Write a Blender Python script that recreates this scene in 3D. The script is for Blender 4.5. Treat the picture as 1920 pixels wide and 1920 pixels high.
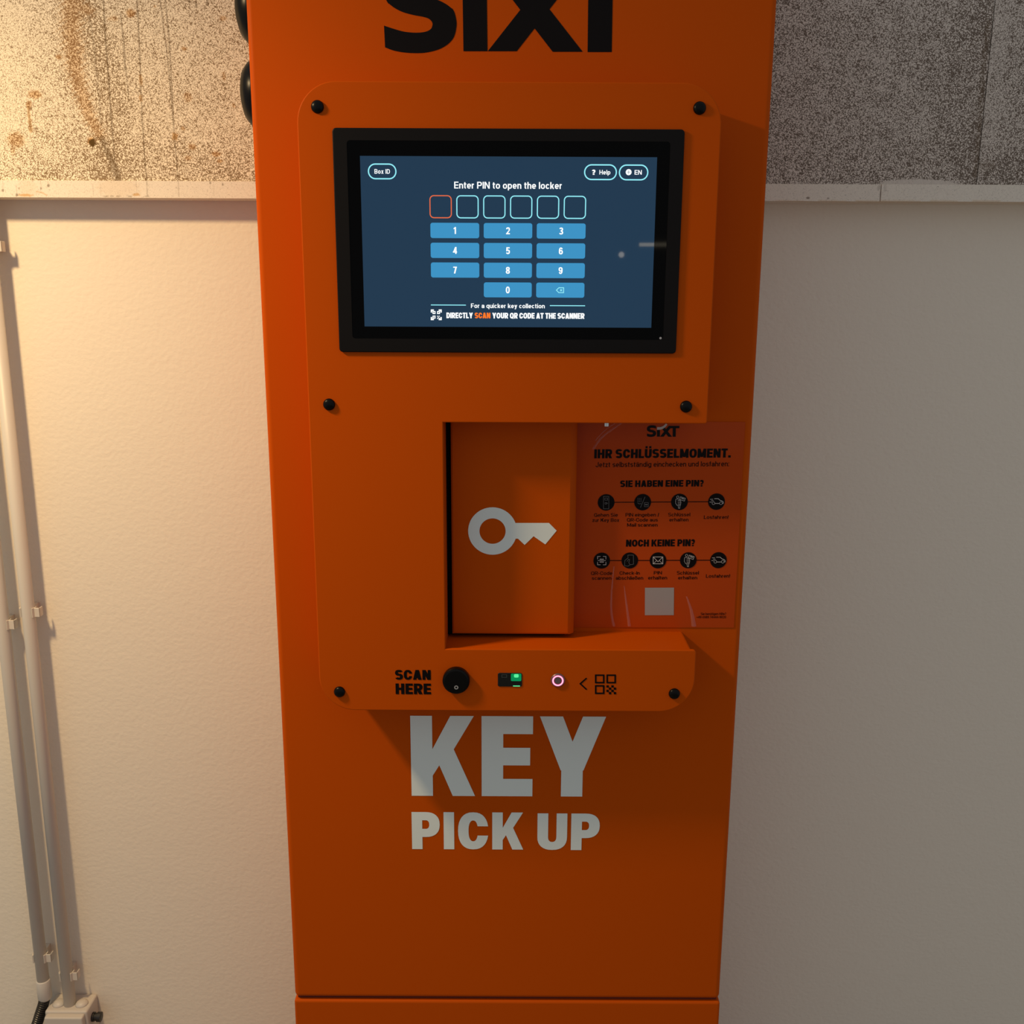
import bpy, bmesh, math, random
import numpy as np
from mathutils import Matrix, Vector
from mathutils.geometry import delaunay_2d_cdt

for o in list(bpy.data.objects):
    bpy.data.objects.remove(o, do_unlink=True)
SC = bpy.context.scene
COL = SC.collection

# ------------------------------------------------------------------ camera, light, exposure
FPX = 1846.0                     # focal length in pixels of a 1920 px frame
PITCH = math.radians(12.5)       # looking down
ROLL = math.radians(0.276)
CAM_Z = 1.55
R_ = Vector((1, 0, 0)); FW = Vector((0, math.cos(PITCH), -math.sin(PITCH))); UP = Vector((0, math.sin(PITCH), math.cos(PITCH)))
cr = R_ * math.cos(ROLL) + UP * math.sin(ROLL)
cu = -R_ * math.sin(ROLL) + UP * math.cos(ROLL)
cam = bpy.data.cameras.new('camera')
cam.sensor_width = 36.0
cam.lens = 36.0 * FPX / 1920.0
cam.clip_start = 0.02
camo = bpy.data.objects.new('camera', cam); COL.objects.link(camo)
M = Matrix((cr, cu, -FW)).transposed().to_4x4()
M.translation = Vector((0, 0, CAM_Z))
camo.matrix_world = M
SC.camera = camo

w = bpy.data.worlds.new('garage_air'); SC.world = w
w.use_nodes = True
bg = w.node_tree.nodes['Background']
bg.inputs[0].default_value = (0.96, 0.99, 1.03, 1)
bg.inputs[1].default_value = 0.355

def area(name, loc, sx, sy, power, color, tgt):
    a = bpy.data.lights.new(name, 'AREA'); a.shape = 'DISK' if sx == sy else 'RECTANGLE'; a.size = sx; a.size_y = sy
    a.energy = power; a.color = color
    o = bpy.data.objects.new(name, a); COL.objects.link(o)
    o.location = loc
    o.rotation_euler = (Vector(tgt) - Vector(loc)).to_track_quat('-Z', 'Y').to_euler()
    return o
LAMP_POS = (-0.98, 0.835, 2.15)        # warm ceiling lamp, up to the left and half a metre in front of the kiosk
LAMP_COL = (1.0, 0.70, 0.36)
area('ceiling_lamp_light', LAMP_POS, 0.10, 0.16, 20.3, LAMP_COL, (LAMP_POS[0], LAMP_POS[1], 0.0))
glow = bpy.data.lights.new('ceiling_lamp_side_glow', 'POINT')
glow.energy = 1.6; glow.color = LAMP_COL; glow.shadow_soft_size = 0.06
go = bpy.data.objects.new('ceiling_lamp_side_glow', glow); COL.objects.link(go); go.location = LAMP_POS
# distant tube lamp and spot lamp of the garage, behind the photographer
area('garage_tube_light', (1.32, -6.8, 1.99), 0.36, 0.03, 0.22, (1.0, 0.85, 0.6), (0.2, 1.2, 1.6))
area('garage_spot_light', (0.98, -6.8, 1.90), 0.05, 0.05, 0.05, (1.0, 0.9, 0.75), (0.2, 1.2, 1.6))

SC.view_settings.view_transform = 'Standard'
SC.view_settings.look = 'None'
SC.view_settings.exposure = 0.0
SC.view_settings.gamma = 1.0
SC.view_settings.use_curve_mapping = False

# ------------------------------------------------------------------ planes of the place (metres, y = distance from the lens)
Y_BODY, Y_PLATE, Y_DOOR, Y_WALL, Y_BOARD = 1.285, 1.210, 1.254, 1.605, 1.560

def P(px, py, Y):
    """where the ray through a photo pixel meets the upright plane y = Y -> (x, z)"""
    u = (px - 960) / FPX; v = (py - 960) / FPX
    u, v = u * math.cos(ROLL) + v * math.sin(ROLL), -u * math.sin(ROLL) + v * math.cos(ROLL)
    k = Y / (math.cos(PITCH) - v * math.sin(PITCH))
    return (u * k, CAM_Z - (math.sin(PITCH) + v * math.cos(PITCH)) * k)

# ------------------------------------------------------------------ materials
def mat(name, color, rough=0.5, metal=0.0, spec=0.5, coat=0.0, bump=None, alpha=1.0):
    m = bpy.data.materials.new(name); m.use_nodes = True
    nt = m.node_tree; b = nt.nodes['Principled BSDF']
    b.inputs['Base Color'].default_value = (*color, 1)
    b.inputs['Roughness'].default_value = rough
    b.inputs['Metallic'].default_value = metal
    b.inputs['Specular IOR Level'].default_value = spec
    b.inputs['Coat Weight'].default_value = coat
    b.inputs['Coat Roughness'].default_value = 0.08
    b.inputs['Alpha'].default_value = alpha
    if bump:
        tc = nt.nodes.new('ShaderNodeTexCoord')
        n = nt.nodes.new('ShaderNodeTexNoise'); n.inputs['Scale'].default_value = bump[0]; n.inputs['Detail'].default_value = 3
        bp = nt.nodes.new('ShaderNodeBump'); bp.inputs['Strength'].default_value = bump[1]; bp.inputs['Distance'].default_value = bump[2]
        nt.links.new(tc.outputs['Object'], n.inputs['Vector'])
        nt.links.new(n.outputs['Fac'], bp.inputs['Height'])
        nt.links.new(bp.outputs['Normal'], b.inputs['Normal'])
    return m

def emit(name, color, strength=1.0, gloss=0.0):
    m = mat(name, (0.002, 0.002, 0.002), rough=0.02, spec=0.25)
    b = m.node_tree.nodes['Principled BSDF']
    b.inputs['Emission Color'].default_value = (*color, 1)
    b.inputs['Emission Strength'].default_value = strength
    return m

def srgb(r, g, b):
    f = lambda c: c / 12.92 if c <= 0.04045 else ((c + 0.055) / 1.055) ** 2.4
    return (f(r / 255), f(g / 255), f(b / 255))

ORANGE = mat('orange_powder_coat', (0.525, 0.0750, 0.0), rough=0.5, spec=0.06, bump=(900, 0.12, 0.0004))
SHEET = mat('orange_laminated_print', (0.47, 0.056, 0.004), rough=0.5, spec=0.06, coat=0.12)
BLACK_VINYL = mat('black_vinyl', (0.0045, 0.003, 0.003), rough=0.45, spec=0.10)
WHITE_VINYL = mat('white_vinyl', (0.76, 0.83, 0.80), rough=0.5, spec=0.2)
DARK_INK = mat('dark_brown_ink', (0.012, 0.002, 0.001), rough=0.5, spec=0.06, coat=0.12)
BLACK_INK = mat('black_ink', (0.005, 0.003, 0.003), rough=0.5, spec=0.06, coat=0.12)
PALE_INK = mat('pale_ink', (0.55, 0.50, 0.47), rough=0.5, spec=0.06, coat=0.12)
GREY_INK = mat('grey_ink', (0.16, 0.16, 0.16), rough=0.5, spec=0.06, coat=0.12)
FRAME_BLACK = mat('black_painted_metal', (0.006, 0.005, 0.005), rough=0.5, spec=0.12)
GLASS_BLACK = mat('black_screen_glass', (0.0008, 0.0007, 0.0007), rough=0.03, spec=0.07)
RUBBER = mat('black_rubber', (0.003, 0.0028, 0.0027), rough=0.30, spec=0.14)
GAP = mat('black_gap_shade', (0.002, 0.0015, 0.001), rough=0.8, spec=0.1)  # black colour for the dark inside the door gap
CHROME = mat('bare_steel', (0.6, 0.6, 0.58), rough=0.25, metal=1.0)
CREASE_GLARE = mat('pale_crease_glare', (0.8, 0.62, 0.6), rough=0.2, spec=0.6, alpha=0.13)  # pale tint stands for the glare along creases in the film
PIPE_GREY = mat('grey_conduit_plastic', (0.62, 0.58, 0.52), rough=0.45)
CLIP_GREY = mat('pale_clip_plastic', (0.64, 0.58, 0.50), rough=0.4)
BOX_GREY = mat('grey_box_plastic', (0.60, 0.55, 0.48), rough=0.45)
HOSE_BLACK = mat('black_corrugated_plastic', (0.012, 0.011, 0.010), rough=0.35)

SCR_BG = emit('display_blue', srgb(26, 53, 76))
SCR_KEY = emit('display_key_blue', srgb(58, 146, 196))
SCR_WHITE = emit('display_white', (0.96, 1.0, 1.0), 1.1)
SCR_CYAN = emit('display_cyan', srgb(150, 240, 250), 1.0)
SCR_ORANGE = emit('display_orange', srgb(225, 105, 65))
SCR_SCAN = emit('display_scan_orange', srgb(255, 120, 30))
LED_GREEN = emit('green_light', (0.12, 1.0, 0.38), 0.9)
LED_GREEN_DIM = emit('dim_green_light', (0.0, 0.32, 0.10), 0.8)
LED_PINK = emit('pink_ring_light', (1.0, 0.55, 0.72), 1.3)
LED_RED = emit('red_glow', (1.0, 0.06, 0.22), 0.8)
GREY_METAL = mat('grey_button_metal', (0.20, 0.15, 0.15), rough=0.4, metal=0.6)

# ------------------------------------------------------------------ object helpers
def tag(o, label, cat, group=None):
    o['label'] = label; o['category'] = cat
    if group: o['group'] = group
    return o

def adopt(o, parent):
    if parent is not None:
        o.parent = parent
        p = Vector((0, 0, 0)); q = parent
        while q is not None:
            p += q.location; q = q.parent
        # parts are modelled in world coordinates: cancel the root's offset once
        o.location = o.location - (p if parent.parent is None or True else Vector())
    return o

def link_mesh(name, me, mats, parent=None, smooth=False, origin=None):
    for m in (mats if isinstance(mats, (list, tuple)) else [mats]):
        me.materials.append(m)
    if origin is not None:
        me.transform(Matrix.Translation(-Vector(origin)))
    if smooth:
        for p in me.polygons: p.use_smooth = True
    o = bpy.data.objects.new(name, me); COL.objects.link(o)
    if origin is not None: o.location = origin
    adopt(o, parent)
    return o

def from_bm(name, bm, mats, parent=None, smooth=False, origin=None):
    bmesh.ops.recalc_face_normals(bm, faces=bm.faces[:])
    me = bpy.data.meshes.new(name); bm.to_mesh(me); bm.free()
    return link_mesh(name, me, mats, parent, smooth, origin)

def empty(name, loc):
    o = bpy.data.objects.new(name, None); COL.objects.link(o); o.location = loc
    o.empty_display_size = 0.1
    return o

def bm_box(x0, x1, y0, y1, z0, z1, bevel=0.0, seg=3, only=None, bm=None):
    b = bmesh.new()
    bmesh.ops.create_cube(b, size=1)
    for v in b.verts:
        v.co = Vector((x0 + (v.co.x + .5) * (x1 - x0), y0 + (v.co.y + .5) * (y1 - y0), z0 + (v.co.z + .5) * (z1 - z0)))
    if bevel:
        es = [e for e in b.edges if only is None or only(e)]
        bmesh.ops.bevel(b, geom=es, offset=bevel, segments=seg, profile=0.5, affect='EDGES')
    if bm is not None:
        me = bpy.data.meshes.new('tmp'); b.to_mesh(me); b.free(); bm.from_mesh(me); bpy.data.meshes.remove(me)
        return bm
    return b

def bm_prism(outline, y0, y1, bevel=0.0, seg=2, bm=None):
    """outline in (x, z), front face at y0, back at y1; bevel rounds the front rim"""
    b = bmesh.new()
    fr = [b.verts.new((x, y0, z)) for x, z in outline]
    bk = [b.verts.new((x, y1, z)) for x, z in outline]
    n = len(outline)
    f = b.faces.new(fr); b.faces.new(bk[::-1])
    for i in range(n):
        b.faces.new((fr[i], bk[i], bk[(i + 1) % n], fr[(i + 1) % n]))
    bmesh.ops.recalc_face_normals(b, faces=b.faces[:])
    if bevel:
        bmesh.ops.bevel(b, geom=list(f.edges), offset=bevel, segments=seg, profile=0.5, affect='EDGES')
    if bm is not None:
        me = bpy.data.meshes.new('tmp'); b.to_mesh(me); b.free(); bm.from_mesh(me); bpy.data.meshes.remove(me)
        return bm
    return b

def round_rect(x0, x1, z0, z1, r, n=8):
    pts = []
    for cx, cz, a0 in ((x1 - r, z1 - r, 0), (x0 + r, z1 - r, 90), (x0 + r, z0 + r, 180), (x1 - r, z0 + r, 270)):
        for i in range(n + 1):
            a = math.radians(a0 + 90 * i / n)
            pts.append((cx + r * math.cos(a), cz + r * math.sin(a)))
    return pts

def bm_lathe(profile, center, axis='y', seg=32, bm=None):
    """profile: (radius, along) pairs; axis 'y' grows towards +y, 'x' towards +x, 'z' up"""
    b = bm or bmesh.new(); rings = []
    for r, t in profile:
        ring = []
        for i in range(seg):
            a = 2 * math.pi * i / seg; c, s = max(r, 1e-5) * math.cos(a), max(r, 1e-5) * math.sin(a)
            co = {'y': (c, t, s), 'x': (t, c, s), 'z': (c, s, t)}[axis]
            ring.append(b.verts.new(Vector(center) + Vector(co)))
        rings.append(ring)
    for a_, c_ in zip(rings, rings[1:]):
        for i in range(seg):
            b.faces.new((a_[i], a_[(i + 1) % seg], c_[(i + 1) % seg], c_[i]))
    b.faces.new(rings[0]); b.faces.new(rings[-1][::-1])
    return b

def bm_tube(path, radii, seg=14, bm=None):
    b = bm or bmesh.new(); pts = [Vector(p) for p in path]; rings = []
    for i, p in enumerate(pts):
        d = (pts[min(i + 1, len(pts) - 1)] - pts[max(i - 1, 0)]).normalized()
        ref = Vector((0, 1, 0)) if abs(d.y) < .9 else Vector((1, 0, 0))
        u = d.cross(ref).normalized(); v = d.cross(u)
        r = radii[i] if isinstance(radii, (list, tuple)) else radii
        rings.append([b.verts.new(p + (u * math.cos(2 * math.pi * k / seg) + v * math.sin(2 * math.pi * k / seg)) * r) for k in range(seg)])
    for a_, c_ in zip(rings, rings[1:]):
        for i in range(seg):
            b.faces.new((a_[i], a_[(i + 1) % seg], c_[(i + 1) % seg], c_[i]))
    b.faces.new(rings[0]); b.faces.new(rings[-1][::-1])
    return b

# ------------------------------------------------------------------ lettering: a grotesque drawn stroke by stroke (cap height = 1)
class Glyphs:
    def __init__(self, w, h, wide=1.0, xh=0.72):
        self.w, self.h, self.k, self.X = w, h, wide, xh
    def vbar(s, x, y0, y1): return [(x - s.w / 2, y0), (x + s.w / 2, y0), (x + s.w / 2, y1), (x - s.w / 2, y1)]
    def hbar(s, y, x0, x1): return [(x0, y - s.h / 2), (x1, y - s.h / 2), (x1, y + s.h / 2), (x0, y + s.h / 2)]
    def diag(s, x0, y0, x1, y1, k=1.1):
        d = s.w * k / 2
        return [(x0 - d, y0), (x0 + d, y0), (x1 + d, y1), (x1 - d, y1)]
    def arc(s, cx, cy, rx, ry, a0, a1, e=2.35, n=16):
        out, inn = [], []
        for i in range(n + 1):
            a = math.radians(a0 + (a1 - a0) * i / n); c, q = math.cos(a), math.sin(a)
            C = math.copysign(abs(c) ** (2 / e), c); S = math.copysign(abs(q) ** (2 / e), q)
            out.append((cx + (rx + s.w / 2) * C, cy + (ry + s.h / 2) * S))
            inn.append((cx + max(rx - s.w / 2, .004) * C, cy + max(ry - s.h / 2, .004) * S))
        return [[out[i], out[i + 1], inn[i + 1], inn[i]] for i in range(n)]
    def open_arc(s, cx, cy, rx, ry, off, e=2.35, n=30):
        """a C: the terminals are cut level, off above and below the middle"""
        def run(RX, RY):
            a0 = math.asin(min(.98, off / RY) ** (e / 2)); pts = []
            for i in range(n + 1):
                a = a0 + (2 * math.pi - 2 * a0) * i / n; c, q = math.cos(a), math.sin(a)
                pts.append((cx + RX * math.copysign(abs(c) ** (2 / e), c), cy + RY * math.copysign(abs(q) ** (2 / e), q)))
            return pts
        o, i_ = run(rx + s.w / 2, ry + s.h / 2), run(max(rx - s.w / 2, .01), max(ry - s.h / 2, off * 1.05))
        return [[o[k], o[k + 1], i_[k + 1], i_[k]] for k in range(n)]
    def glyph(s, ch):
        w, h, X = s.w, s.h, s.X
        V, H, D, A = s.vbar, s.hbar, s.diag, s.arc
        base = {'ä': 'a', 'ü': 'u', 'Ü': 'U', 'ö': 'o'}
        if ch in base:
            p, W = s.glyph(base[ch]); top = 1.0 if ch == 'Ü' else X
            d = w * 0.42
            for cx in (W * .5 - w * .72, W * .5 + w * .72):
                p = p + [[(cx - d, top + .08), (cx + d, top + .08), (cx + d, top + .08 + 2 * d), (cx - d, top + .08 + 2 * d)]]
            return p, W
        wid = dict(A=.80, B=.74, C=.78, D=.76, E=.64, F=.62, G=.80, H=.76, I=0, J=.6, K=.80, L=.60, M=.94, N=.78, O=.82, P=.72,
                   Q=.82, R=.75, S=.73, T=.68, U=.75, V=.78, W=1.1, X=.78, Y=.82, Z=.68,
                   a=.58, b=.62, c=.57, d=.62, e=.60, f=.36, g=.62, h=.59, i=0, j=.2, k=.58, l=0, m=.92, n=.59, o=.63, p=.62, q=.62,
                   r=.38, s=.55, t=.37, u=.59, v=.58, w=.82, x=.57, y=.58, z=.52)
        wid.update({'ß': .60, '0': .60, '1': .36, '2': .58, '3': .60, '4': .62, '5': .60, '6': .60, '7': .56, '8': .61, '9': .60,
                    '.': 0, ',': 0, ':': 0, '!': 0, '?': .54, '-': .34, '/': .36, '(': .26, ')': .26, '+': .56})
        if ch == ' ': return [], .22 * s.k
        W = wid.get(ch, .6) * s.k
        if W == 0: W = w
        W = max(W, w)
        L, R, B, T, Md = w / 2, W - w / 2, h / 2, 1 - h / 2, .5
        Tx = X - h / 2
        r = R - L
        p = []
        if ch == 'A':
            p = [D(w * .55, 0, W / 2 - w * .04, 1), D(W - w * .55, 0, W / 2 + w * .04, 1), [(W * .2, .17), (W * .8, .17), (W * .72, .17 + h * .9), (W * .28, .17 + h * .9)]]
        elif ch in 'BPR':
            lo = Md - .02 if ch == 'B' else (.44 if ch == 'P' else .45)
            cx = W * .5
            p = [V(L, 0, 1), H(T, 0, cx), H(lo, 0, cx)] + A(cx, (T + lo) / 2, R - cx - (.03 * W if ch == 'B' else 0), (T - lo) / 2, 90, -90)
            if ch == 'B': p += [H(B, 0, cx)] + A(cx, (B + lo) / 2, R - cx, (lo - B) / 2, 90, -90)
            if ch == 'R': p += [D(W - w * .55, 0, W * .52, .45)]
        elif ch in 'CG':
            if ch == 'C': p = s.open_arc(W / 2, .5, R - W / 2, T - .5, .125)
            else: p = A(W / 2, .5, R - W / 2, T - .5, 28, 360, n=26)
            if ch == 'G': p += [H(.5 - h * .1, W * .52, W), V(R, .0, .5)]
        elif ch == 'D':
            cx = W * .42
            p = [V(L, 0, 1), H(T, 0, cx), H(B, 0, cx)] + A(cx, .5, R - cx, T - .5, 90, -90, e=2.4)
        elif ch == 'E': p = [V(L, 0, 1), H(T, 0, W), H(Md, 0, W * .95), H(B, 0, W)]
        elif ch == 'F': p = [V(L, 0, 1), H(T, 0, W), H(.47, 0, W * .92)]
        elif ch == 'H': p = [V(L, 0, 1), V(R, 0, 1), H(.5, 0, W)]
        elif ch in 'I': p = [V(L, 0, 1)]
        elif ch == 'l': p = [V(L, 0, 1.0)]
        elif ch == 'J': p = [V(R, .30, 1)] + A(W / 2, .30, R - W / 2, .30 - B, 180, 360)
        elif ch == 'K':
            f = W / .83; g = (w / .273 - 1) * .5
            p = [V(L, 0, 1), [(.514 * f - g * .27, 1), (.819 * f, 1), (.557 * f, .587), (.368 * f + g * .1, .387), (w, .256 - g * .1), (w, .587 - g * .1)],
                 [(.557 * f, .587), (.831 * f, 0), (.537 * f - g * .27, 0), (.368 * f + g * .1, .387)]]
        elif ch == 'k':
            p = [V(L, 0, 1), D(W - w * .62, X, W * .3, X * .30), D(W * .48, X * .60, W - w * .55, 0)]
        elif ch == 'L': p = [V(L, 0, 1), H(B, 0, W)]
        elif ch == 'M':
            p = [V(L, 0, 1), V(R, 0, 1), D(w * .55, 1, W / 2, .08, 1.0), D(W - w * .55, 1, W / 2, .08, 1.0)]
        elif ch == 'N': p = [V(L, 0, 1), V(R, 0, 1), D(w * .58, 1, W - w * .58, 0, 1.05)]
        elif ch in 'OQ':
            p = A(W / 2, .5, R - W / 2, T - .5, 0, 360, n=32)
            if ch == 'Q': p += [D(W - w * .4, -.04, W * .58, .28, .9)]
        elif ch in 'Ss':
            H_ = 1.0 if ch == 'S' else X
            t = H_ - h / 2; m = H_ * .51
            p = A(W / 2, (t + m) / 2, R - W / 2, (t - m) / 2, 22, 270, n=20) + A(W / 2, (m + B) / 2, R - W / 2, (m - B) / 2, 90, -158, n=20)
        elif ch == 'T': p = [V(W / 2, 0, 1), H(T, 0, W)]
        elif ch == 'U': p = [V(L, .36, 1), V(R, .36, 1)] + A(W / 2, .36, R - W / 2, .36 - B, 180, 360)
        elif ch == 'V': p = [D(w * .55, 1, W / 2, 0), D(W - w * .55, 1, W / 2, 0)]
        elif ch == 'X': p = [D(w * .58, 0, W - w * .58, 1), D(w * .58, 1, W - w * .58, 0)]
        elif ch == 'Y': p = [D(w * .53, 1, W / 2, .33, 1.06), D(W - w * .53, 1, W / 2, .33, 1.06), V(W / 2, 0, .36)]
        elif ch == 'Z': p = [H(T, 0, W), H(B, 0, W), D(w * .7, 0, W - w * .7, 1, 1.25)]
        elif ch == 'a':
            bl = X * .29
            p = A(W * .48, Tx - X * .24, R - W * .48, X * .24, 165, 0) + [V(R, 0, X * .72)] + A(W * .46, bl + B * .4, W * .46 - L, bl - B * .6, 0, 360, n=24)
            p += [H(X * .53, W * .4, R)]
        elif ch in 'bdpqg':
            left = ch in 'bp'; st = L if left else R
            p = A(W / 2, X / 2, R - W / 2, Tx - X / 2, 0, 360, n=26)
            p += [V(st, 0, 1) if ch in 'bd' else V(st, -.24 if ch != 'g' else -.05, X)]
            if ch == 'g': p += A(W / 2, -.02, R - W / 2, .20 - h / 2, 0, -155, n=14)
        elif ch == 'c': p = A(W / 2, X / 2, R - W / 2, Tx - X / 2, 35, 325, n=24)
        elif ch == 'e': p = A(W / 2, X / 2, R - W / 2, Tx - X / 2, 0, 318, n=26) + [H(X * .49, L, W - w * .05)]
        elif ch == 'f': p = [V(W * .42, 0, .78), H(X - h * .4, 0, W)] + A(W * .42 + .13, .78, .13, 1 - h / 2 - .78, 180, 85, n=8)
        elif ch in 'hnu':
            if ch == 'u': p = [V(L, .28, X), V(R, 0, X)] + A(W / 2, .30, R - W / 2, .30 - B, 180, 360)
            else: p = [V(L, 0, 1 if ch == 'h' else X), V(R, 0, X - .28)] + A(W / 2, X - .30, R - W / 2, Tx - X + .30, 180, 0)
        elif ch == 'm':
            q = W / 4
            p = [V(L, 0, X), V(W / 2, 0, X - .25), V(R, 0, X - .25)]
            p += A((L + W / 2) / 2, X - .27, (W / 2 - L) / 2, Tx - X + .27, 180, 0) + A((R + W / 2) / 2, X - .27, (R - W / 2) / 2, Tx - X + .27, 180, 0)
        elif ch in 'ij': p = [V(L, 0 if ch == 'i' else -.2, X), [(L - w / 2, .85), (L + w / 2, .85), (L + w / 2, 1.0), (L - w / 2, 1.0)]]
        elif ch == 'o': p = A(W / 2, X / 2, R - W / 2, Tx - X / 2, 0, 360, n=28)
        elif ch == 'r': p = [V(L, 0, X)] + A(L + (W - L) * .9, X - .28, (W - L) * .9, Tx - X + .28, 180, 92, n=8)
        elif ch == 't': p = [V(W * .42, .2, .92), H(X - h * .4, 0, W)] + A(W * .42 + .14, .2, .14, .2 - B, 180, 275, n=8)
        elif ch == 'v': p = [D(w * .55, X, W / 2, 0), D(W - w * .55, X, W / 2, 0)]
        elif ch == 'x': p = [D(w * .58, 0, W - w * .58, X), D(w * .58, X, W - w * .58, 0)]
        elif ch == 'y': p = [D(w * .55, X, W * .52, .0), D(W - w * .55, X, W * .34, -.24)] + [[(W * .08, -.24), (W * .4, -.24), (W * .43, -.24 + h), (W * .08, -.24 + h)]]
        elif ch == 'z': p = [H(Tx, 0, W), H(B, 0, W), D(w * .7, 0, W - w * .7, X, 1.2)]
        elif ch == 'ß':
            p = [V(L, 0, .75)] + A(W * .46, .75, W * .46 - L, T - .75, 180, 0) + A(W * .46, .75, W * .42 - L, .75 - .54, 0, -90) + A(W * .46, .28 + B / 2, R - W * .46, .30 - B, 90, -100)
        elif ch in '0': p = A(W / 2, .5, R - W / 2, T - .5, 0, 360, n=30)
        elif ch == '1': p = [V(R, 0, 1), [(0, .68), (R, .80), (R, .80 + h), (0, .68 + h)]]
        elif ch == '2': p = A(W / 2, .70, R - W / 2, T - .70, 175, -35, n=14) + [H(B, 0, W), [(0, h * .5), (w * 1.2, h * .5), (W - w * .1, .58), (W - w * 1.1, .54)]]
        elif ch == '3': p = A(W / 2, .74, R - W / 2 - .02, T - .74, 165, -90, n=18) + A(W / 2, .27, R - W / 2, .27 - B, 90, -165, n=18) + [H(.51, W * .35, W * .55)]
        elif ch == '4': p = [V(W * .72, 0, 1), H(.27, 0, W), [(0, .27 - h / 2), (w * 1.05, .27 - h / 2), (W * .72 + w * .2, 1), (W * .72 - w * .6, 1)]]
        elif ch == '5': p = [H(T, W * .12, W * .94), [(W * .12, 1), (W * .12 + w, 1), (W * .06 + w, .42), (W * .06, .42)]] + A(W / 2, .33, R - W / 2, .33 - B, 140, -160, n=20)
        elif ch == '6': p = A(W / 2, .32, R - W / 2, .32 - B, 0, 360, n=24) + A(W / 2, .5, R - W / 2, T - .5, 30, 200, n=14)
        elif ch == '9': p = A(W / 2, .68, R - W / 2, T - .68, 0, 360, n=24) + A(W / 2, .5, R - W / 2, T - .5, 210, 380, n=14)
        elif ch == '7': p = [H(T, 0, W), D(W * .36, 0, W - w * .6, 1)]
        elif ch == '8': p = A(W / 2, .735, R - W / 2 - .02, T - .735, 0, 360, n=24) + A(W / 2, .27, R - W / 2, .27 - B, 0, 360, n=24)
        elif ch == '.': p = [[(0, 0), (w, 0), (w, w * .9), (0, w * .9)]]
        elif ch == ':': p = [[(0, 0), (w, 0), (w, w), (0, w)], [(0, X - w), (w, X - w), (w, X), (0, X)]]
        elif ch == '!': p = [[(0, 0), (w, 0), (w, w * .9), (0, w * .9)], V(L, .3, 1)]
        elif ch == '?': p = A(W / 2, .70, R - W / 2, T - .70, 175, -60, n=16) + [V(W / 2, .28, .50), V(W / 2, 0, .19)]
        elif ch == '-': p = [H(.38, 0, W)]
        elif ch == '/': p = [D(w * .55, -.05, W - w * .55, 1.02, 1.05)]
        elif ch == '(': p = A(W + .1, .42, W + .1 - L, .62, 140, 220, n=8)
        elif ch == ')': p = A(-.1, .42, W + .1 - L, .62, 40, -40, n=8)
        elif ch == '+': p = [H(.42, 0, W), V(W / 2, .42 - W / 2, .42 + W / 2)]
        return p, W
    def text(s, txt, gap):
        x = 0.0; polys = []; ink = 0.0
        for ch in txt:
            p, W = s.glyph(ch)
            for q in p: polys.append([(a + x, b) for a, b in q])
            if p: ink = x + W
            x += W + gap
        return polys, ink

HEAVY = Glyphs(.27, .22, 1.0)
HEAVY_SMALL = Glyphs(.275, .215, .97)
BOLD = Glyphs(.175, .15, .98)
MEDIUM = Glyphs(.15, .13, 1.0)

def polys_mesh(polys, Y, mi=0, me_data=None):
    vs, fs = me_data if me_data else ([], [])
    for q in polys:
        n = len(vs)
        vs += [(x, Y, z) for x, z in q]
        fs.append((list(range(n, n + len(q))), mi))
    return vs, fs

def union(polys):
    """one clean set of triangles for overlapping strokes"""
    vs, fs = [], []
    for q in polys:
        c = []
        for p in q:
            if not c or (Vector(p) - c[-1]).length > 1e-7: c.append(Vector((p[0], p[1])))
        if len(c) > 1 and (c[0] - c[-1]).length < 1e-7: c.pop()
        ar = sum(a.x * b_.y - b_.x * a.y for a, b_ in zip(c, c[1:] + c[:1]))
        if len(c) < 3 or abs(ar) < 1e-12: continue
        if ar < 0: c.reverse()
        fs.append(list(range(len(vs), len(vs) + len(c)))); vs += [v * 1000 for v in c]
    if not fs: return []
    ov, oe, of, _, _, orig = delaunay_2d_cdt(vs, [], fs, 1, 1e-5)
    return [[tuple(ov[i] / 1000) for i in f] for f, src in zip(of, orig) if src]

def flat(name, layers, mats, parent):
    """layers: (polys in x,z, Y, material index)"""
    vs, fs = [], []
    for polys, Y, mi in layers:
        polys_mesh(union(polys), Y, mi, (vs, fs))
    # every face looks towards the viewer's side (-y)
    faces, idx = [], []
    for f, mi in fs:
        ar = 0
        for a, b in zip(f, f[1:] + f[:1]):
            ar += vs[a][0] * vs[b][2] - vs[b][0] * vs[a][2]
        faces.append(f if ar > 0 else f[::-1]); idx.append(mi)
    me = bpy.data.meshes.new(name); me.from_pydata(vs, [], faces)
    for p, mi in zip(me.polygons, idx): p.material_index = mi
    me.update()
    xs = [v[0] for v in vs]; zs = [v[2] for v in vs]
    return link_mesh(name, me, mats, parent, origin=((min(xs) + max(xs)) / 2, vs[0][1], (min(zs) + max(zs)) / 2))

def text_polys(font, txt, gap, left, right, cap_y, base_y, Y, drop=None):
    """fit a line of text between photo columns left/right (at the cap row); drop = how far the right end sinks, px"""
    polys, ink = font.text(txt, gap)
    if drop is None: drop = (right - left) * 0.0048
    O = Vector(P(left, cap_y, Y)); Xr = Vector(P(right, cap_y + drop, Y)); Bm = Vector(P(left, base_y, Y))
    Bm.x = O.x
    ex = (Xr - O) / ink; ey = O - Bm
    return [[tuple(Bm + ex * x + ey * z) for x, z in q] for q in polys]

def px_poly(pts, Y): return [P(x, y, Y) for x, y in pts]

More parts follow.
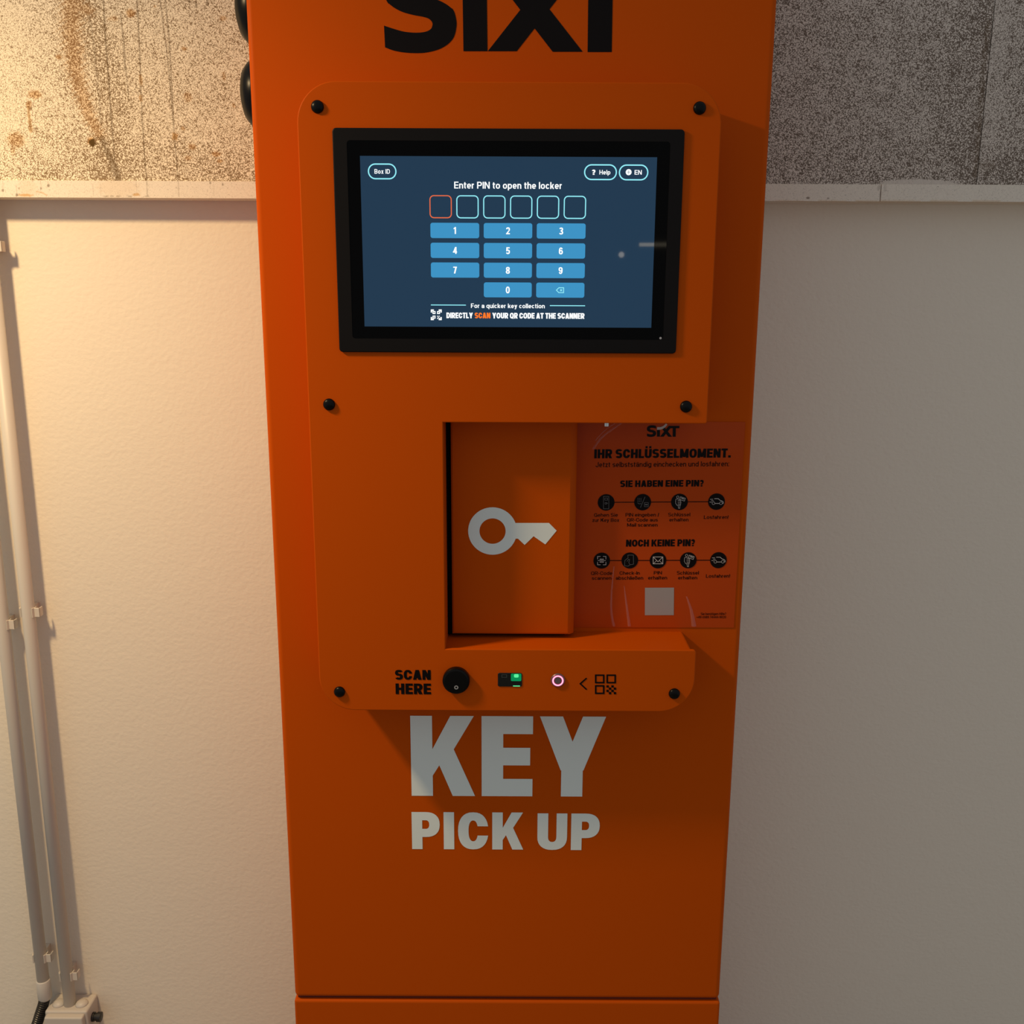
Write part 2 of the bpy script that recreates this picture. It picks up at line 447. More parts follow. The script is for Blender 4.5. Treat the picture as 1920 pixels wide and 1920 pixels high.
def stroke(pts, wd, closed=False):
    """polyline in metres -> quads of width wd with mitred joints"""
    pts = [Vector(p) for p in pts]; n = len(pts); L_, R2 = [], []
    for i in range(n):
        a = pts[i - 1] if (i > 0 or closed) else None
        b = pts[(i + 1) % n] if (i < n - 1 or closed) else None
        d1 = (pts[i] - a).normalized() if a is not None else None
        d2 = (b - pts[i]).normalized() if b is not None else None
        d = (d1 + d2).normalized() if d1 is not None and d2 is not None and (d1 + d2).length > .01 else (d1 or d2)
        nrm = Vector((-d.y, d.x)); k = 1.0
        if d1 is not None and d2 is not None:
            k = 1 / max(.45, nrm.dot(Vector((-d1.y, d1.x))))
        L_.append(pts[i] + nrm * wd / 2 * k); R2.append(pts[i] - nrm * wd / 2 * k)
    out = []
    for i in range(n if closed else n - 1):
        j = (i + 1) % n
        out.append([tuple(L_[i]), tuple(L_[j]), tuple(R2[j]), tuple(R2[i])])
    return out

thick = stroke
def ring_polys(cx, cz, ro, ri, n=32):
    out = []
    for i in range(n):
        a, b = 2 * math.pi * i / n, 2 * math.pi * (i + 1) / n
        out.append([(cx + ro * math.cos(a), cz + ro * math.sin(a)), (cx + ro * math.cos(b), cz + ro * math.sin(b)),
                    (cx + ri * math.cos(b), cz + ri * math.sin(b)), (cx + ri * math.cos(a), cz + ri * math.sin(a))])
    return out
def disc_poly(cx, cz, r, n=36): return [[(cx + r * math.cos(2 * math.pi * i / n), cz + r * math.sin(2 * math.pi * i / n)) for i in range(n)]]
def smooth_path(pts, k=6):
    pts = [Vector(p) for p in pts]; out = []
    for i in range(len(pts) - 1):
        p0, p1, p2, p3 = pts[max(i - 1, 0)], pts[i], pts[i + 1], pts[min(i + 2, len(pts) - 1)]
        for j in range(k):
            t = j / k
            out.append(.5 * ((2 * p1) + (p2 - p0) * t + (2 * p0 - 5 * p1 + 4 * p2 - p3) * t * t + (3 * p1 - p0 - 3 * p2 + p3) * t ** 3))
    out.append(pts[-1]); return out

# ------------------------------------------------------------------ the setting
def wall_plaster_material():
    m = mat('cream_painted_plaster', (0.845, 0.765, 0.64), rough=0.75, spec=0.2)
    nt = m.node_tree; b = nt.nodes['Principled BSDF']
    tc = nt.nodes.new('ShaderNodeTexCoord')
    n1 = nt.nodes.new('ShaderNodeTexNoise'); n1.inputs['Scale'].default_value = 150; n1.inputs['Detail'].default_value = 4; n1.inputs['Roughness'].default_value = .55
    mp = nt.nodes.new('ShaderNodeMapping'); mp.inputs['Scale'].default_value = (.82, 1, 1.0)
    n2 = nt.nodes.new('ShaderNodeTexNoise'); n2.inputs['Scale'].default_value = 14; n2.inputs['Detail'].default_value = 3
    v = nt.nodes.new('ShaderNodeTexVoronoi'); v.inputs['Scale'].default_value = 26
    vr = nt.nodes.new('ShaderNodeMapRange'); vr.inputs[1].default_value = .0; vr.inputs[2].default_value = .09; vr.inputs[3].default_value = 1; vr.inputs[4].default_value = 0
    gate = nt.nodes.new('ShaderNodeMath'); gate.operation = 'GREATER_THAN'; gate.inputs[1].default_value = .80
    mul = nt.nodes.new('ShaderNodeMath'); mul.operation = 'MULTIPLY'
    a1 = nt.nodes.new('ShaderNodeMath'); a1.operation = 'MULTIPLY_ADD'; a1.inputs[1].default_value = .9
    a2 = nt.nodes.new('ShaderNodeMath'); a2.operation = 'MULTIPLY_ADD'; a2.inputs[1].default_value = .9
    bp = nt.nodes.new('ShaderNodeBump'); bp.inputs['Strength'].default_value = .35; bp.inputs['Distance'].default_value = .0022
    lk = nt.links.new
    lk(tc.outputs['Object'], mp.inputs['Vector'])
    for n in (n1, n2, v): lk(mp.outputs['Vector'], n.inputs['Vector'])
    lk(v.outputs['Distance'], vr.inputs[0]); lk(v.outputs['Color'], gate.inputs[0])
    lk(vr.outputs[0], mul.inputs[0]); lk(gate.outputs[0], mul.inputs[1])
    lk(n2.outputs['Fac'], a1.inputs[0]); lk(n1.outputs['Fac'], a1.inputs[2])
    lk(mul.outputs[0], a2.inputs[0]); lk(a1.outputs[0], a2.inputs[2])
    lk(a2.outputs[0], bp.inputs['Height']); lk(bp.outputs['Normal'], b.inputs['Normal'])
    return m

def stained_board_material(name, pit, base):
    """cream coated wood-wool board: dark worm-like pits whose density, rust and drips come from the mesh"""
    m = mat(name, (0.8, 0.7, 0.55), rough=0.8, spec=0.15)
    nt = m.node_tree; b = nt.nodes['Principled BSDF']; lk = nt.links.new
    tc = nt.nodes.new('ShaderNodeTexCoord'); at = nt.nodes.new('ShaderNodeVertexColor'); at.layer_name = 'wear'
    sp = nt.nodes.new('ShaderNodeSeparateColor'); lk(at.outputs['Color'], sp.inputs['Color'])
    n = nt.nodes.new('ShaderNodeTexNoise'); n.inputs['Scale'].default_value = 330; n.inputs['Detail'].default_value = 1.0; n.inputs['Distortion'].default_value = .5
    lk(tc.outputs['Object'], n.inputs['Vector'])
    big = nt.nodes.new('ShaderNodeTexNoise'); big.inputs['Scale'].default_value = 45; big.inputs['Detail'].default_value = 3
    lk(tc.outputs['Object'], big.inputs['Vector'])
    sub = nt.nodes.new('ShaderNodeMath'); sub.operation = 'SUBTRACT'; sub.inputs[1].default_value = .5; lk(n.outputs['Fac'], sub.inputs[0])
    ab = nt.nodes.new('ShaderNodeMath'); ab.operation = 'ABSOLUTE'; lk(sub.outputs[0], ab.inputs[0])
    # half width of the dark bands = density * (0.4 + 1.2 * large noise) * 0.09
    m1 = nt.nodes.new('ShaderNodeMath'); m1.operation = 'MULTIPLY_ADD'; m1.inputs[1].default_value = 1.2; m1.inputs[2].default_value = .38; lk(big.outputs['Fac'], m1.inputs[0])
    m2 = nt.nodes.new('ShaderNodeMath'); m2.operation = 'MULTIPLY'; lk(m1.outputs[0], m2.inputs[0]); lk(sp.outputs['Green'], m2.inputs[1])
    m3 = nt.nodes.new('ShaderNodeMath'); m3.operation = 'MULTIPLY'; m3.inputs[1].default_value = .085; lk(m2.outputs[0], m3.inputs[0])
    dv = nt.nodes.new('ShaderNodeMath'); dv.operation = 'SUBTRACT'; lk(m3.outputs[0], dv.inputs[0]); lk(ab.outputs[0], dv.inputs[1])
    mr = nt.nodes.new('ShaderNodeMapRange'); mr.inputs[1].default_value = -.022; mr.inputs[2].default_value = .022; lk(dv.outputs[0], mr.inputs[0])
    # base colour with rust
    c1 = nt.nodes.new('ShaderNodeMix'); c1.data_type = 'RGBA'; c1.inputs['A'].default_value = (*base, 1); c1.inputs['B'].default_value = (.62, .38, .15, 1)
    lk(sp.outputs['Red'], c1.inputs['Factor'])
    dk = nt.nodes.new('ShaderNodeMix'); dk.data_type = 'RGBA'; dk.inputs['A'].default_value = (*pit, 1); dk.inputs['B'].default_value = (.30, .135, .035, 1)
    lk(sp.outputs['Red'], dk.inputs['Factor'])
    c2 = nt.nodes.new('ShaderNodeMix'); c2.data_type = 'RGBA'; lk(mr.outputs[0], c2.inputs['Factor']); lk(c1.outputs['Result'], c2.inputs['A']); lk(dk.outputs['Result'], c2.inputs['B'])
    c3 = nt.nodes.new('ShaderNodeMix'); c3.data_type = 'RGBA'; c3.inputs['B'].default_value = (.10, .055, .015, 1)
    lk(sp.outputs['Blue'], c3.inputs['Factor']); lk(c2.outputs['Result'], c3.inputs['A'])
    lk(c3.outputs['Result'], b.inputs['Base Color'])
    bp = nt.nodes.new('ShaderNodeBump'); bp.inputs['Strength'].default_value = .25; bp.inputs['Distance'].default_value = .001; bp.invert = True
    lk(mr.outputs[0], bp.inputs['Height']); lk(bp.outputs['Normal'], b.inputs['Normal'])
    return m

PLASTER = wall_plaster_material()
BOARD = stained_board_material('speckled_stained_board', (.27, .19, .11), (.90, .80, .63))
BOARD_GREY = stained_board_material('speckled_grey_board', (.17, .13, .10), (.70, .62, .54))
STRIP = stained_board_material('off_white_wall_strip', (.17, .13, .10), (.84, .765, .65))

def structure(o):
    o['kind'] = 'structure'; return o

structure(from_bm('wall_back', bm_box(-2.6, 2.6, Y_WALL, Y_WALL + .2, 0, 1.75), PLASTER))
FLOOR = mat('grey_concrete_floor', (0.30, 0.28, 0.25), rough=0.8, bump=(40, .3, .002))
structure(from_bm('floor', bm_box(-2.6, 2.6, -7.5, Y_WALL, -.1, 0), FLOOR))

rng = np.random.default_rng(4)
def seg_dist(X, Z, a, b):
    ax, az = a; bx, bz = b
    dx, dz = bx - ax, bz - az
    t = np.clip(((X - ax) * dx + (Z - az) * dz) / (dx * dx + dz * dz + 1e-12), 0, 1)
    return np.hypot(X - ax - t * dx, Z - az - t * dz), t
PX = 0.00084                       # one photo pixel on the board, metres

class Wear:
    def __init__(self, X, Z, Y):
        self.X, self.Z, self.Y = X, Z, Y
        self.R = np.zeros_like(X); self.G = np.zeros_like(X); self.B = np.zeros_like(X)
        self.nz = sum(np.sin(X * f * 900 + Z * g * 800 + p) for f, g, p in ((1, .7, 0), (-.6, 1.1, 2), (.37, -.8, 4), (1.7, 1.9, 1))) / 4
    def line(self, ch, pts, w0, w1, amt, fall=1.0, jit=.35):
        q = [P(x, y, self.Y) for x, y in pts]
        best = np.full_like(self.X, 9.); n = len(q) - 1
        for i in range(n):
            d, t = seg_dist(self.X, self.Z, q[i], q[i + 1])
            wd = (w0 + (w1 - w0) * (i + t) / n) * PX * (1 + jit * self.nz)
            best = np.minimum(best, d / wd)
        v = amt * np.clip(1.55 - best, 0, 1) ** fall
        a = getattr(self, ch); np.maximum(a, v, out=a)
    def blob(self, ch, x, y, rx, ry, amt, soft=.6):
        cx, cz = P(x, y, self.Y)
        d = np.hypot((self.X - cx) / (rx * PX), (self.Z - cz) / (ry * PX)) * (1 + .3 * self.nz)
        v = amt * np.clip((1.3 - d) / soft, 0, 1)
        a = getattr(self, ch); np.maximum(a, v, out=a)

def grid_slab(name, x0, x1, z0, z1, y0, y1, step, material, wear, out=(None, None, None)):
    nx = max(2, int((x1 - x0) / step) + 1); nz = max(2, int((z1 - z0) / step) + 1)
    xs = np.linspace(x0, x1, nx); zs = np.linspace(z0, z1, nz)
    if out[0] is not None: xs = np.concatenate([[out[0]], xs]); x0 = out[0]      # coarse margins beyond what the photo shows
    if out[1] is not None: xs = np.concatenate([xs, [out[1]]]); x1 = out[1]
    if out[2] is not None: zs = np.concatenate([zs, [out[2]]]); z1 = out[2]
    nx, nz = len(xs), len(zs)
    X, Z = np.meshgrid(xs, zs)
    W = Wear(X, Z, y0); wear(W)
    vs = np.stack([X.ravel(), np.full(X.size, y0), Z.ravel()], 1)
    i = (np.arange(nz - 1)[:, None] * nx + np.arange(nx - 1)[None, :]).ravel()
    fs = np.stack([i, i + 1, i + nx + 1, i + nx], 1)
    k = len(vs)
    back = np.array([[x0, y1, z0], [x1, y1, z0], [x1, y1, z1], [x0, y1, z1]])
    c = [0, nx - 1, nz * nx - 1, (nz - 1) * nx]
    faces = fs.tolist() + [[k + 3, k + 2, k + 1, k], list(range(0, nx))[::-1] + [k, k + 1],
                           [(nz - 1) * nx + j for j in range(nx)] + [k + 2, k + 3],
                           [j * nx for j in range(nz)] + [k + 3, k], [j * nx + nx - 1 for j in range(nz)][::-1] + [k + 1, k + 2]]
    me = bpy.data.meshes.new(name); me.from_pydata(np.vstack([vs, back]).tolist(), [], faces)
    colr = me.color_attributes.new('wear', 'FLOAT_COLOR', 'POINT')
    dat = np.zeros((len(me.vertices), 4)); dat[:, 3] = 1
    dat[:k, 0] = np.clip(W.R, 0, 1).ravel(); dat[:k, 1] = np.clip(W.G, 0, 1.5).ravel(); dat[:k, 2] = np.clip(W.B, 0, 1).ravel()
    colr.data.foreach_set('color', dat.ravel().astype(np.float32))
    me.update()
    return structure(link_mesh(name, me, material))

TRIM_Z0, TRIM_Z1 = 1.6890, 1.7136

def wear_left(W):
    ramp = np.clip((W.X + .80) / .12, 0, 1)
    low = np.clip((1.80 - W.Z) / .08, 0, 1)
    W.G = .18 + .34 * ramp + .34 * low
    x0, _ = P(185, 200, W.Y)
    W.G += .28 * np.exp(-((W.X - x0) / .035) ** 2)
    W.line('G', [(150, 0), (195, 100), (215, 200), (225, 338)], 30, 34, .95, 1.2)
    W.line('R', [(135, 0), (134, 60), (140, 120), (150, 165), (166, 215), (186, 252)], 17, 8, .50, .8, .85)
    W.line('G', [(135, 0), (134, 60), (140, 120), (150, 165), (166, 215), (186, 252)], 20, 10, 1.0, .8, .4)
    W.line('R', [(140, 10), (168, 20)], 13, 8, .45, 1.0, .8)
    W.line('B', [(190, 258), (203, 290), (214, 312), (221, 336)], 5, 7, .55, 1.0, .8)
    W.line('B', [(194, 0), (197, 60), (204, 150), (208, 215), (213, 270), (217, 338)], 1.2, 1.1, .62)
    W.line('B', [(168, 32), (176, 80), (183, 160), (190, 235)], 1.2, 1.0, .42)
    W.line('B', [(226, 22), (232, 80), (234, 120)], .9, 1.8, .55); W.blob('B', 235, 127, 3, 4, .6)
    W.line('B', [(236, 132), (239, 160), (242, 190)], 1.5, .8, .4)
    W.line('B', [(257, 0), (262, 100), (265, 190), (270, 280), (275, 340)], 1.1, 1.2, .55); W.blob('R', 264, 150, 3, 9, .7); W.blob('R', 264, 184, 3, 7, .7)
    W.line('B', [(300, 0), (312, 90), (320, 170), (326, 240), (334, 340)], 1.0, 1.2, .5)
    W.line('B', [(310, 0), (317, 70), (321, 140), (326, 235)], 1.0, 1.3, .5); W.blob('R', 328, 256, 5, 7, .9); W.blob('B', 328, 258, 3, 4, .4)
    for x, y, rx, ry, a in ((110, 107, 5, 4, .7), (65, 177, 12, 7, .65), (54, 196, 5, 7, .6), (30, 262, 15, 13, .55), (24, 282, 4, 8, .45), (245, 25, 8, 7, .75), (212, 35, 9, 4, .4),
                            (345, 91, 5, 3, .7), (352, 182, 7, 8, .45), (360, 275, 7, 5, .6), (405, 289, 8, 4, .7), (412, 302, 5, 3, .7), (353, 296, 6, 4, .5), (343, 241, 4, 3, .6),
                            (420, 143, 3, 7, .5), (418, 34, 6, 4, .6), (290, 12, 2, 2, .7), (438, 198, 3, 4, .5), (155, 94, 4, 5, .4)):
        W.blob('R', x, y, rx, ry, a); W.blob('G', x, y, rx, ry, .95)
    for x, y0, y1 in ((354, 0, 4), (367, 0, 12), (388, 0, 8)):
        W.line('B', [(x, y0), (x + 1, y1)], 1.0, 2.2, .6)
    W.line('R', [(52, 195), (55, 220), (58, 245)], 2, 3, .7); W.line('B', [(53, 200), (58, 244)], .8, 1.6, .35)
    W.blob('R', 171, 265, 6, 7, 1.0); W.blob('B', 173, 268, 5.0, 5.5, 1.0, .3)

def wear_right(W):
    sx, _ = P(1845, 200, W.Y)
    d = np.clip((sx - W.X) / .12, 0, 1)
    low = np.clip((1.80 - W.Z) / .09, 0, 1)
    W.G = .74 + .40 * (1 - d) ** 1.7 + .12 * low
    W.blob('G', 1640, 250, 1, 1, 0)
    cx, cz = P(1722, 344, W.Y)                       # smooth filler left along the strip
    q = np.hypot((W.X - cx) / (66 * PX), (W.Z - cz) / (7 * PX))
    W.G *= np.clip((q - .9) / .3, 0, 1)
    W.line('B', [(1852, 40), (1846, 100), (1838, 200), (1830, 330)], 3, 4, .35, 1.0, .9)

def wear_far_right(W):
    sx, _ = P(1845, 200, W.Y)
    d = np.clip((W.X - sx) / .05, 0, 1)
    low = np.clip((1.78 - W.Z) / .06, 0, 1)
    W.G = .48 + .30 * d + .42 * low
    W.blob('B', 1850, 310, 22, 7, .45, 1.0)

def wear_trim(W):
    W.G[:] = 0
    for x, y0, y1, r, a in ((5, 338, 357, 2.0, .65), (31, 345, 365, 2.3, .7), (76, 338, 353, 1.8, .6), (90, 340, 348, 2.3, .65), (394, 338, 343, 1.8, .6), (417, 338, 346, 1.9, .6), (35, 352, 353, 1.5, .4), (330, 350, 352, 1.0, .4)):
        W.line('B', [(x, y0), (x + .5, y1)], .5, .7, a * .4); W.blob('B', x + .5, y1, r, r * 1.2, a)
    for x, y0, y1, a in ((174, 345, 368, .22), (188, 345, 368, .18), (275, 338, 368, .4), (334, 338, 368, .35), (255, 340, 360, .15), (400, 345, 368, .15)):
        W.line('B', [(x, y0), (x + 1.5, y1)], .7, .7, a)
    W.blob('R', 52, 352, 16, 14, .17, .6); W.blob('R', 222, 352, 34, 15, .16, .4)
    W.blob('R', 48, 366, 12, 2.5, .85); W.blob('R', 256, 365, 7, 2.5, .8); W.line('R', [(68, 359), (78, 361), (88, 366)], 1, 1, .6)
    for x in (198, 210, 222, 243, 276): W.blob('B', x, 368, 4, 1.2, .5)

def wear_trim_right(W):
    W.G[:] = 0
    for x, y, rx, ry, a in ((1515, 371, 3.2, 1.6, .75), (1553, 372, 2.2, 1.3, .6), (1648, 352, 3, 5, .25), (1651, 365, 2, 8, .2), (1660, 352, 2, 8, .15)):
        W.blob('B', x, y, rx, ry, a)
    for x in (1480, 1560, 1630, 1675, 1700, 1770, 1850): W.line('R', [(x - 25, 377), (x + 25, 377.5)], 1.6, 1.2, .35)

grid_slab('wall_upper_left', -.90, -.02, TRIM_Z1, 2.0, Y_BOARD, Y_WALL, .0010, BOARD, wear_left, (-2.6, None, 2.6))
grid_slab('wall_upper_right', -.018, .6985, TRIM_Z1, 2.0, Y_BOARD, Y_WALL, .0016, BOARD_GREY, wear_right, (None, None, 2.6))
grid_slab('wall_upper_far_right', .7002, 1.30, TRIM_Z1, 2.0, Y_BOARD + .0008, Y_WALL, .0020, BOARD_GREY, wear_far_right, (None, 2.6, 2.6))

TRIM_MAT = STRIP
seam_x = P(1652, 360, Y_BOARD - .003)[0]
grid_slab('trim_1', -.95, .05, TRIM_Z0, TRIM_Z1, Y_BOARD - .003, Y_WALL, .0011, TRIM_MAT, wear_trim, (-2.6, None, None))
grid_slab('trim_2', .052, seam_x - .001, TRIM_Z0, TRIM_Z1, Y_BOARD - .003, Y_WALL, .0012, TRIM_MAT, wear_trim_right)
grid_slab('trim_3', seam_x, 1.35, TRIM_Z0 + .0002, TRIM_Z1 + .0003, Y_BOARD - .0036, Y_WALL, .0014, TRIM_MAT, wear_trim_right, (None, 2.6, None))

# ------------------------------------------------------------------ the kiosk
BX0, BX1 = -.3230, .3155
CX = (BX0 + BX1) / 2
kiosk = empty('kiosk', (CX, 1.415, 0))
tag(kiosk, 'tall orange key pick-up kiosk with touchscreen standing against the wall', 'kiosk')
SEAM = .5148

vert = lambda e: True
body = from_bm('upper_cabinet', bm_box(BX0, BX1, Y_BODY, 1.545, SEAM + .0016, 2.12, .0075, 8), ORANGE, kiosk)
base = from_bm('lower_cabinet', bm_box(BX0 - .0008, BX1 + .0008, Y_BODY - .0005, 1.545, 0, SEAM - .0022, .0040, 5), ORANGE, kiosk)
from_bm('joint_gap_shade', bm_box(BX0 + .004, BX1 - .004, Y_BODY + .006, 1.54, SEAM - .004, SEAM + .004), mat('dark_red_joint', (.14, .014, .003), rough=.8), kiosk)  # gap shadow between the cabinets put in as a dark red strip

Y_V = Y_BODY - .0004                 # vinyl lettering on the cabinet front
def logo_polys(tf):
    """the big black brand lettering; tf maps drawing units (x right, y down) to metres"""
    outer = [(88, 355), (150, 378), (230, 393), (320, 398), (400, 393), (490, 370), (560, 330), (605, 275), (623, 200), (622, 150), (608, 92), (590, 62)]
    inner = [(80, 192), (150, 215), (230, 237), (320, 245), (390, 238), (430, 218), (443, 190), (440, 165), (415, 140), (370, 125), (300, 112), (220, 90), (160, 60), (118, 28)]
    so = smooth_path(outer, 5); si = smooth_path(inner, 5)
    mir = lambda q: Vector((704 - q.x, 90 - q.y))
    # lower half: the strip between outer and inner, then its point reflection
    n = 60
    def resample(path):
        L = [0.0]
        for a, b in zip(path, path[1:]): L.append(L[-1] + (b - a).length)
        res = []
        for i in range(n + 1):
            t = L[-1] * i / n; j = 0
            while j < len(L) - 2 and L[j + 1] < t: j += 1
            f = (t - L[j]) / max(L[j + 1] - L[j], 1e-9); res.append(path[j].lerp(path[j + 1], f))
        return res
    spine_top = [mir(q) for q in si[::-1]]                       # upper edge of the spine, seen from the lower half
    full_out = so + spine_top[: 0]
    # S as two walls: right wall = outer (lower bowl) then reflected inner; left wall = inner then reflected outer
    right_wall = so + [mir(q) for q in si[::-1]][0:0]
    rw = so + [mir(q) for q in reversed(si)]
    lw = si + [mir(q) for q in reversed(so)]
    A_, B_ = resample(rw), resample(lw)
    # pair by walking: cut both walls at the same stations using the nearest point on the other wall
    polys = []
    import mathutils.geometry as mg
    outline = [Vector((q.x, q.y)) for q in rw] + [Vector((q.x, q.y)) for q in reversed(lw)]
    tris = mg.tessellate_polygon([[Vector((q.x, q.y, 0)) for q in outline]])
    for t in tris: polys.append([tf(*outline[i]) for i in t])
    polys.append([tf(*q) for q in ((676, 384), (856, 384), (850, -130), (668, -130))])
    polys.append([tf(*q) for q in ((858, 384), (1076, 384), (1586, -270), (1372, -270))])
    polys.append([tf(*q) for q in ((1345, 388), (1570, 388), (1080, -240), (860, -240))])
    polys.append([tf(*q) for q in ((1607, 390), (1788, 390), (1797, -140), (1613, -140))])
    polys.append([tf(*q) for q in ((1440, -270), (2010, -270), (2010, -130), (1440, -130))])
    return polys
flat('logo_lettering', [(logo_polys(lambda x, y: P(700 + x / 4, y / 4, Y_V)), Y_V, 0)], BLACK_VINYL, body)['label'] = 'large black brand lettering on the cabinet top'
flat('headline_lettering', [(text_polys(HEAVY, 'KEY', .085, 769, 1136.5, 1342, 1492, Y_V), Y_V, 0)], WHITE_VINYL, body)['label'] = 'large white lettering reading KEY'
flat('headline_lettering', [(text_polys(HEAVY, 'PICK', .10, 771.5, 981.5, 1522.5, 1592, Y_V), Y_V, 0)], WHITE_VINYL, body)['label'] = 'smaller white lettering reading PICK'
flat('headline_lettering', [(text_polys(HEAVY, 'UP', .10, 1008, 1125.2, 1525, 1593.5, Y_V), Y_V, 0)], WHITE_VINYL, body)['label'] = 'smaller white lettering reading UP'

# raised front panel: a thin plate on a folded housing, with the open notch on its right side
PL, PR, PB, PT, NX, NZ0, NZ1 = -.2510, .2402, 1.0131, 1.7876, -.0856, 1.0989, 1.3945
def arc_pts(cx, cz, r, a0, a1, n=12):
    return [(cx + r * math.cos(math.radians(a0 + (a1 - a0) * i / n)), cz + r * math.sin(math.radians(a0 + (a1 - a0) * i / n))) for i in range(n + 1)]
def panel_outline(i, n_, r=.046):
    l, rt, b, t = PL + i, PR - i, PB + i, PT - i
    q = arc_pts(rt - r, t - r, r, 0, 90) + arc_pts(l + r, t - r, r, 90, 180) + arc_pts(l + r, b + r, r, 180, 270) + arc_pts(rt - r, b + r, r, 270, 360)
    s = .004
    q += arc_pts(rt - s, NZ0 - n_ - s, s, 0, 90, 4)
    q += [(NX, NZ0 - n_), (NX, NZ1)]
    q += arc_pts(rt - .003, NZ1 + .003, .003, 270, 360, 4)
    return q
from_plate = bm_prism(panel_outline(0, 0), Y_PLATE, Y_PLATE + .0045, .0012, 2)
plate = from_bm('front_panel', from_plate, ORANGE, kiosk)
housing = from_bm('panel_housing', bm_prism(panel_outline(.0045, .001, .042), Y_PLATE + .0044, Y_BODY + .001), ORANGE, kiosk)

cap_bm = bm_lathe([(.0074, 0), (.0074, -.0012), (.0068, -.0030), (.0050, -.0044), (.0026, -.0051), (.0004, -.0053)], (0, 0, 0), 'y', 28)
cap_me = bpy.data.meshes.new('screw_cap'); bmesh.ops.recalc_face_normals(cap_bm, faces=cap_bm.faces[:]); cap_bm.to_mesh(cap_me); cap_bm.free()
cap_me.materials.append(RUBBER)
for p in cap_me.polygons: p.use_smooth = True
for x, y in ((595, 200), (1312, 202.5), (617, 758.5), (1286.5, 762.5), (636.5, 1297.5), (1264.5, 1301)):
    c = bpy.data.objects.new('screw_cap', cap_me); COL.objects.link(c)
    xx, zz = P(x, y, Y_PLATE - .001)
    c.location = (xx, Y_PLATE + .0004, zz); adopt(c, plate)

Y_L = Y_PLATE - .0004
flat('scan_lettering', [(text_polys(HEAVY_SMALL, 'SCAN', .075, 740.5, 807.5, 1256, 1274.5, Y_L) + text_polys(HEAVY_SMALL, 'HERE', .085, 741.5, 808, 1281.5, 1301.5, Y_L), Y_L, 0)], BLACK_VINYL, plate)['label'] = 'black lettering reading SCAN HERE'
flat('arrow_mark', [(stroke(px_poly([(1100, 1271.5), (1088, 1282), (1100, 1293)], Y_L), .0019), Y_L, 0)], BLACK_VINYL, plate)
sym = []
for x0, y0, x1, y1 in ((1117, 1266, 1132, 1280), (1138.5, 1266, 1153.5, 1280), (1117, 1286, 1132, 1300)):
    sym += stroke(px_poly([(x0, y0), (x1, y0), (x1, y1), (x0, y1)], Y_L), .0021, True)
for i in range(4):
    for j in range(4):
        if (i + j) % 2 == 0 or (i, j) == (3, 3):
            x0, y0 = 1137 + i * 4.6, 1285 + j * 4.2
            if (i + j) % 2 == 0: sym.append(px_poly([(x0, y0), (x0 + 4.6, y0), (x0 + 4.6, y0 + 4.2), (x0, y0 + 4.2)], Y_L))
flat('scan_symbol', [(sym, Y_L, 0)], BLACK_VINYL, plate)

# touchscreen
Y_F, Y_G, Y_S = Y_PLATE - .0035, Y_PLATE - .0027, Y_PLATE - .0031
fx0, fx1, fz0, fz1 = -.2102, .1978, 1.4800, 1.7365
gx0, gx1, gz0, gz1 = P(648, 450, Y_G)[0], P(1250, 450, Y_G)[0], P(950, 636, Y_G)[1], P(950, 264.5, Y_G)[1]
gx0 = P(650, 264, Y_G)[0]; gx1 = P(1257, 266, Y_G)[0]
fr_out = round_rect(fx0, fx1, fz0, fz1, .0045, 6); fr_in = round_rect(gx0, gx1, gz0, gz1, .004, 6)
b = bmesh.new()
n = len(fr_out)
vo = [b.verts.new((x, Y_F, z)) for x, z in fr_out]; vob = [b.verts.new((x, Y_PLATE + .0005, z)) for x, z in fr_out]
vi = [b.verts.new((x, Y_F, z)) for x, z in fr_in]; vib = [b.verts.new((x, Y_PLATE + .0005, z)) for x, z in fr_in]
rim = []
for i in range(n):
    j = (i + 1) % n
    b.faces.new((vo[i], vo[j], vi[j], vi[i])); b.faces.new((vo[i], vob[i], vob[j], vo[j])); b.faces.new((vi[i], vi[j], vib[j], vib[i]))
    rim.append((vo[i], vo[j]))
es = [b.edges.get(e) for e in rim]
bmesh.ops.bevel(b, geom=es, offset=.0012, segments=2, profile=.5, affect='EDGES')
screen = from_bm('touchscreen', b, FRAME_BLACK, kiosk)
screen['label'] = 'touchscreen in a flat black frame'
from_bm('glass_panel', bm_prism(round_rect(gx0 - .001, gx1 + .001, gz0 - .001, gz1 + .001, .004, 5), Y_G, Y_PLATE + .001), GLASS_BLACK, screen)
DX0, DX1, DZ0, DZ1 = -.1788, .1668, 1.5107, 1.7057
flat('display', [([[(DX0, DZ0), (DX1, DZ0), (DX1, DZ1), (DX0, DZ1)]], Y_S + .0002, 0)], SCR_BG, screen)['label'] = 'lit blue display'
Y1, Y2 = Y_S, Y_S - .0002

def px_rect(x0, x1, y0, y1, Y):
    a = P(x0, y0, Y); c = P(x1, y1 , Y); bL = P(x0, y1, Y)
    return a[0], P(x1, y0, Y)[0], bL[1], a[1]
def pill(x0, x1, y0, y1, r, wd):
    X0, X1, Z0, Z1 = px_rect(x0, x1, y0, y1, Y1)
    return stroke(round_rect(X0, X1, Z0, Z1, min(r, (Z1 - Z0) / 2 - 1e-4), 8), wd, True)

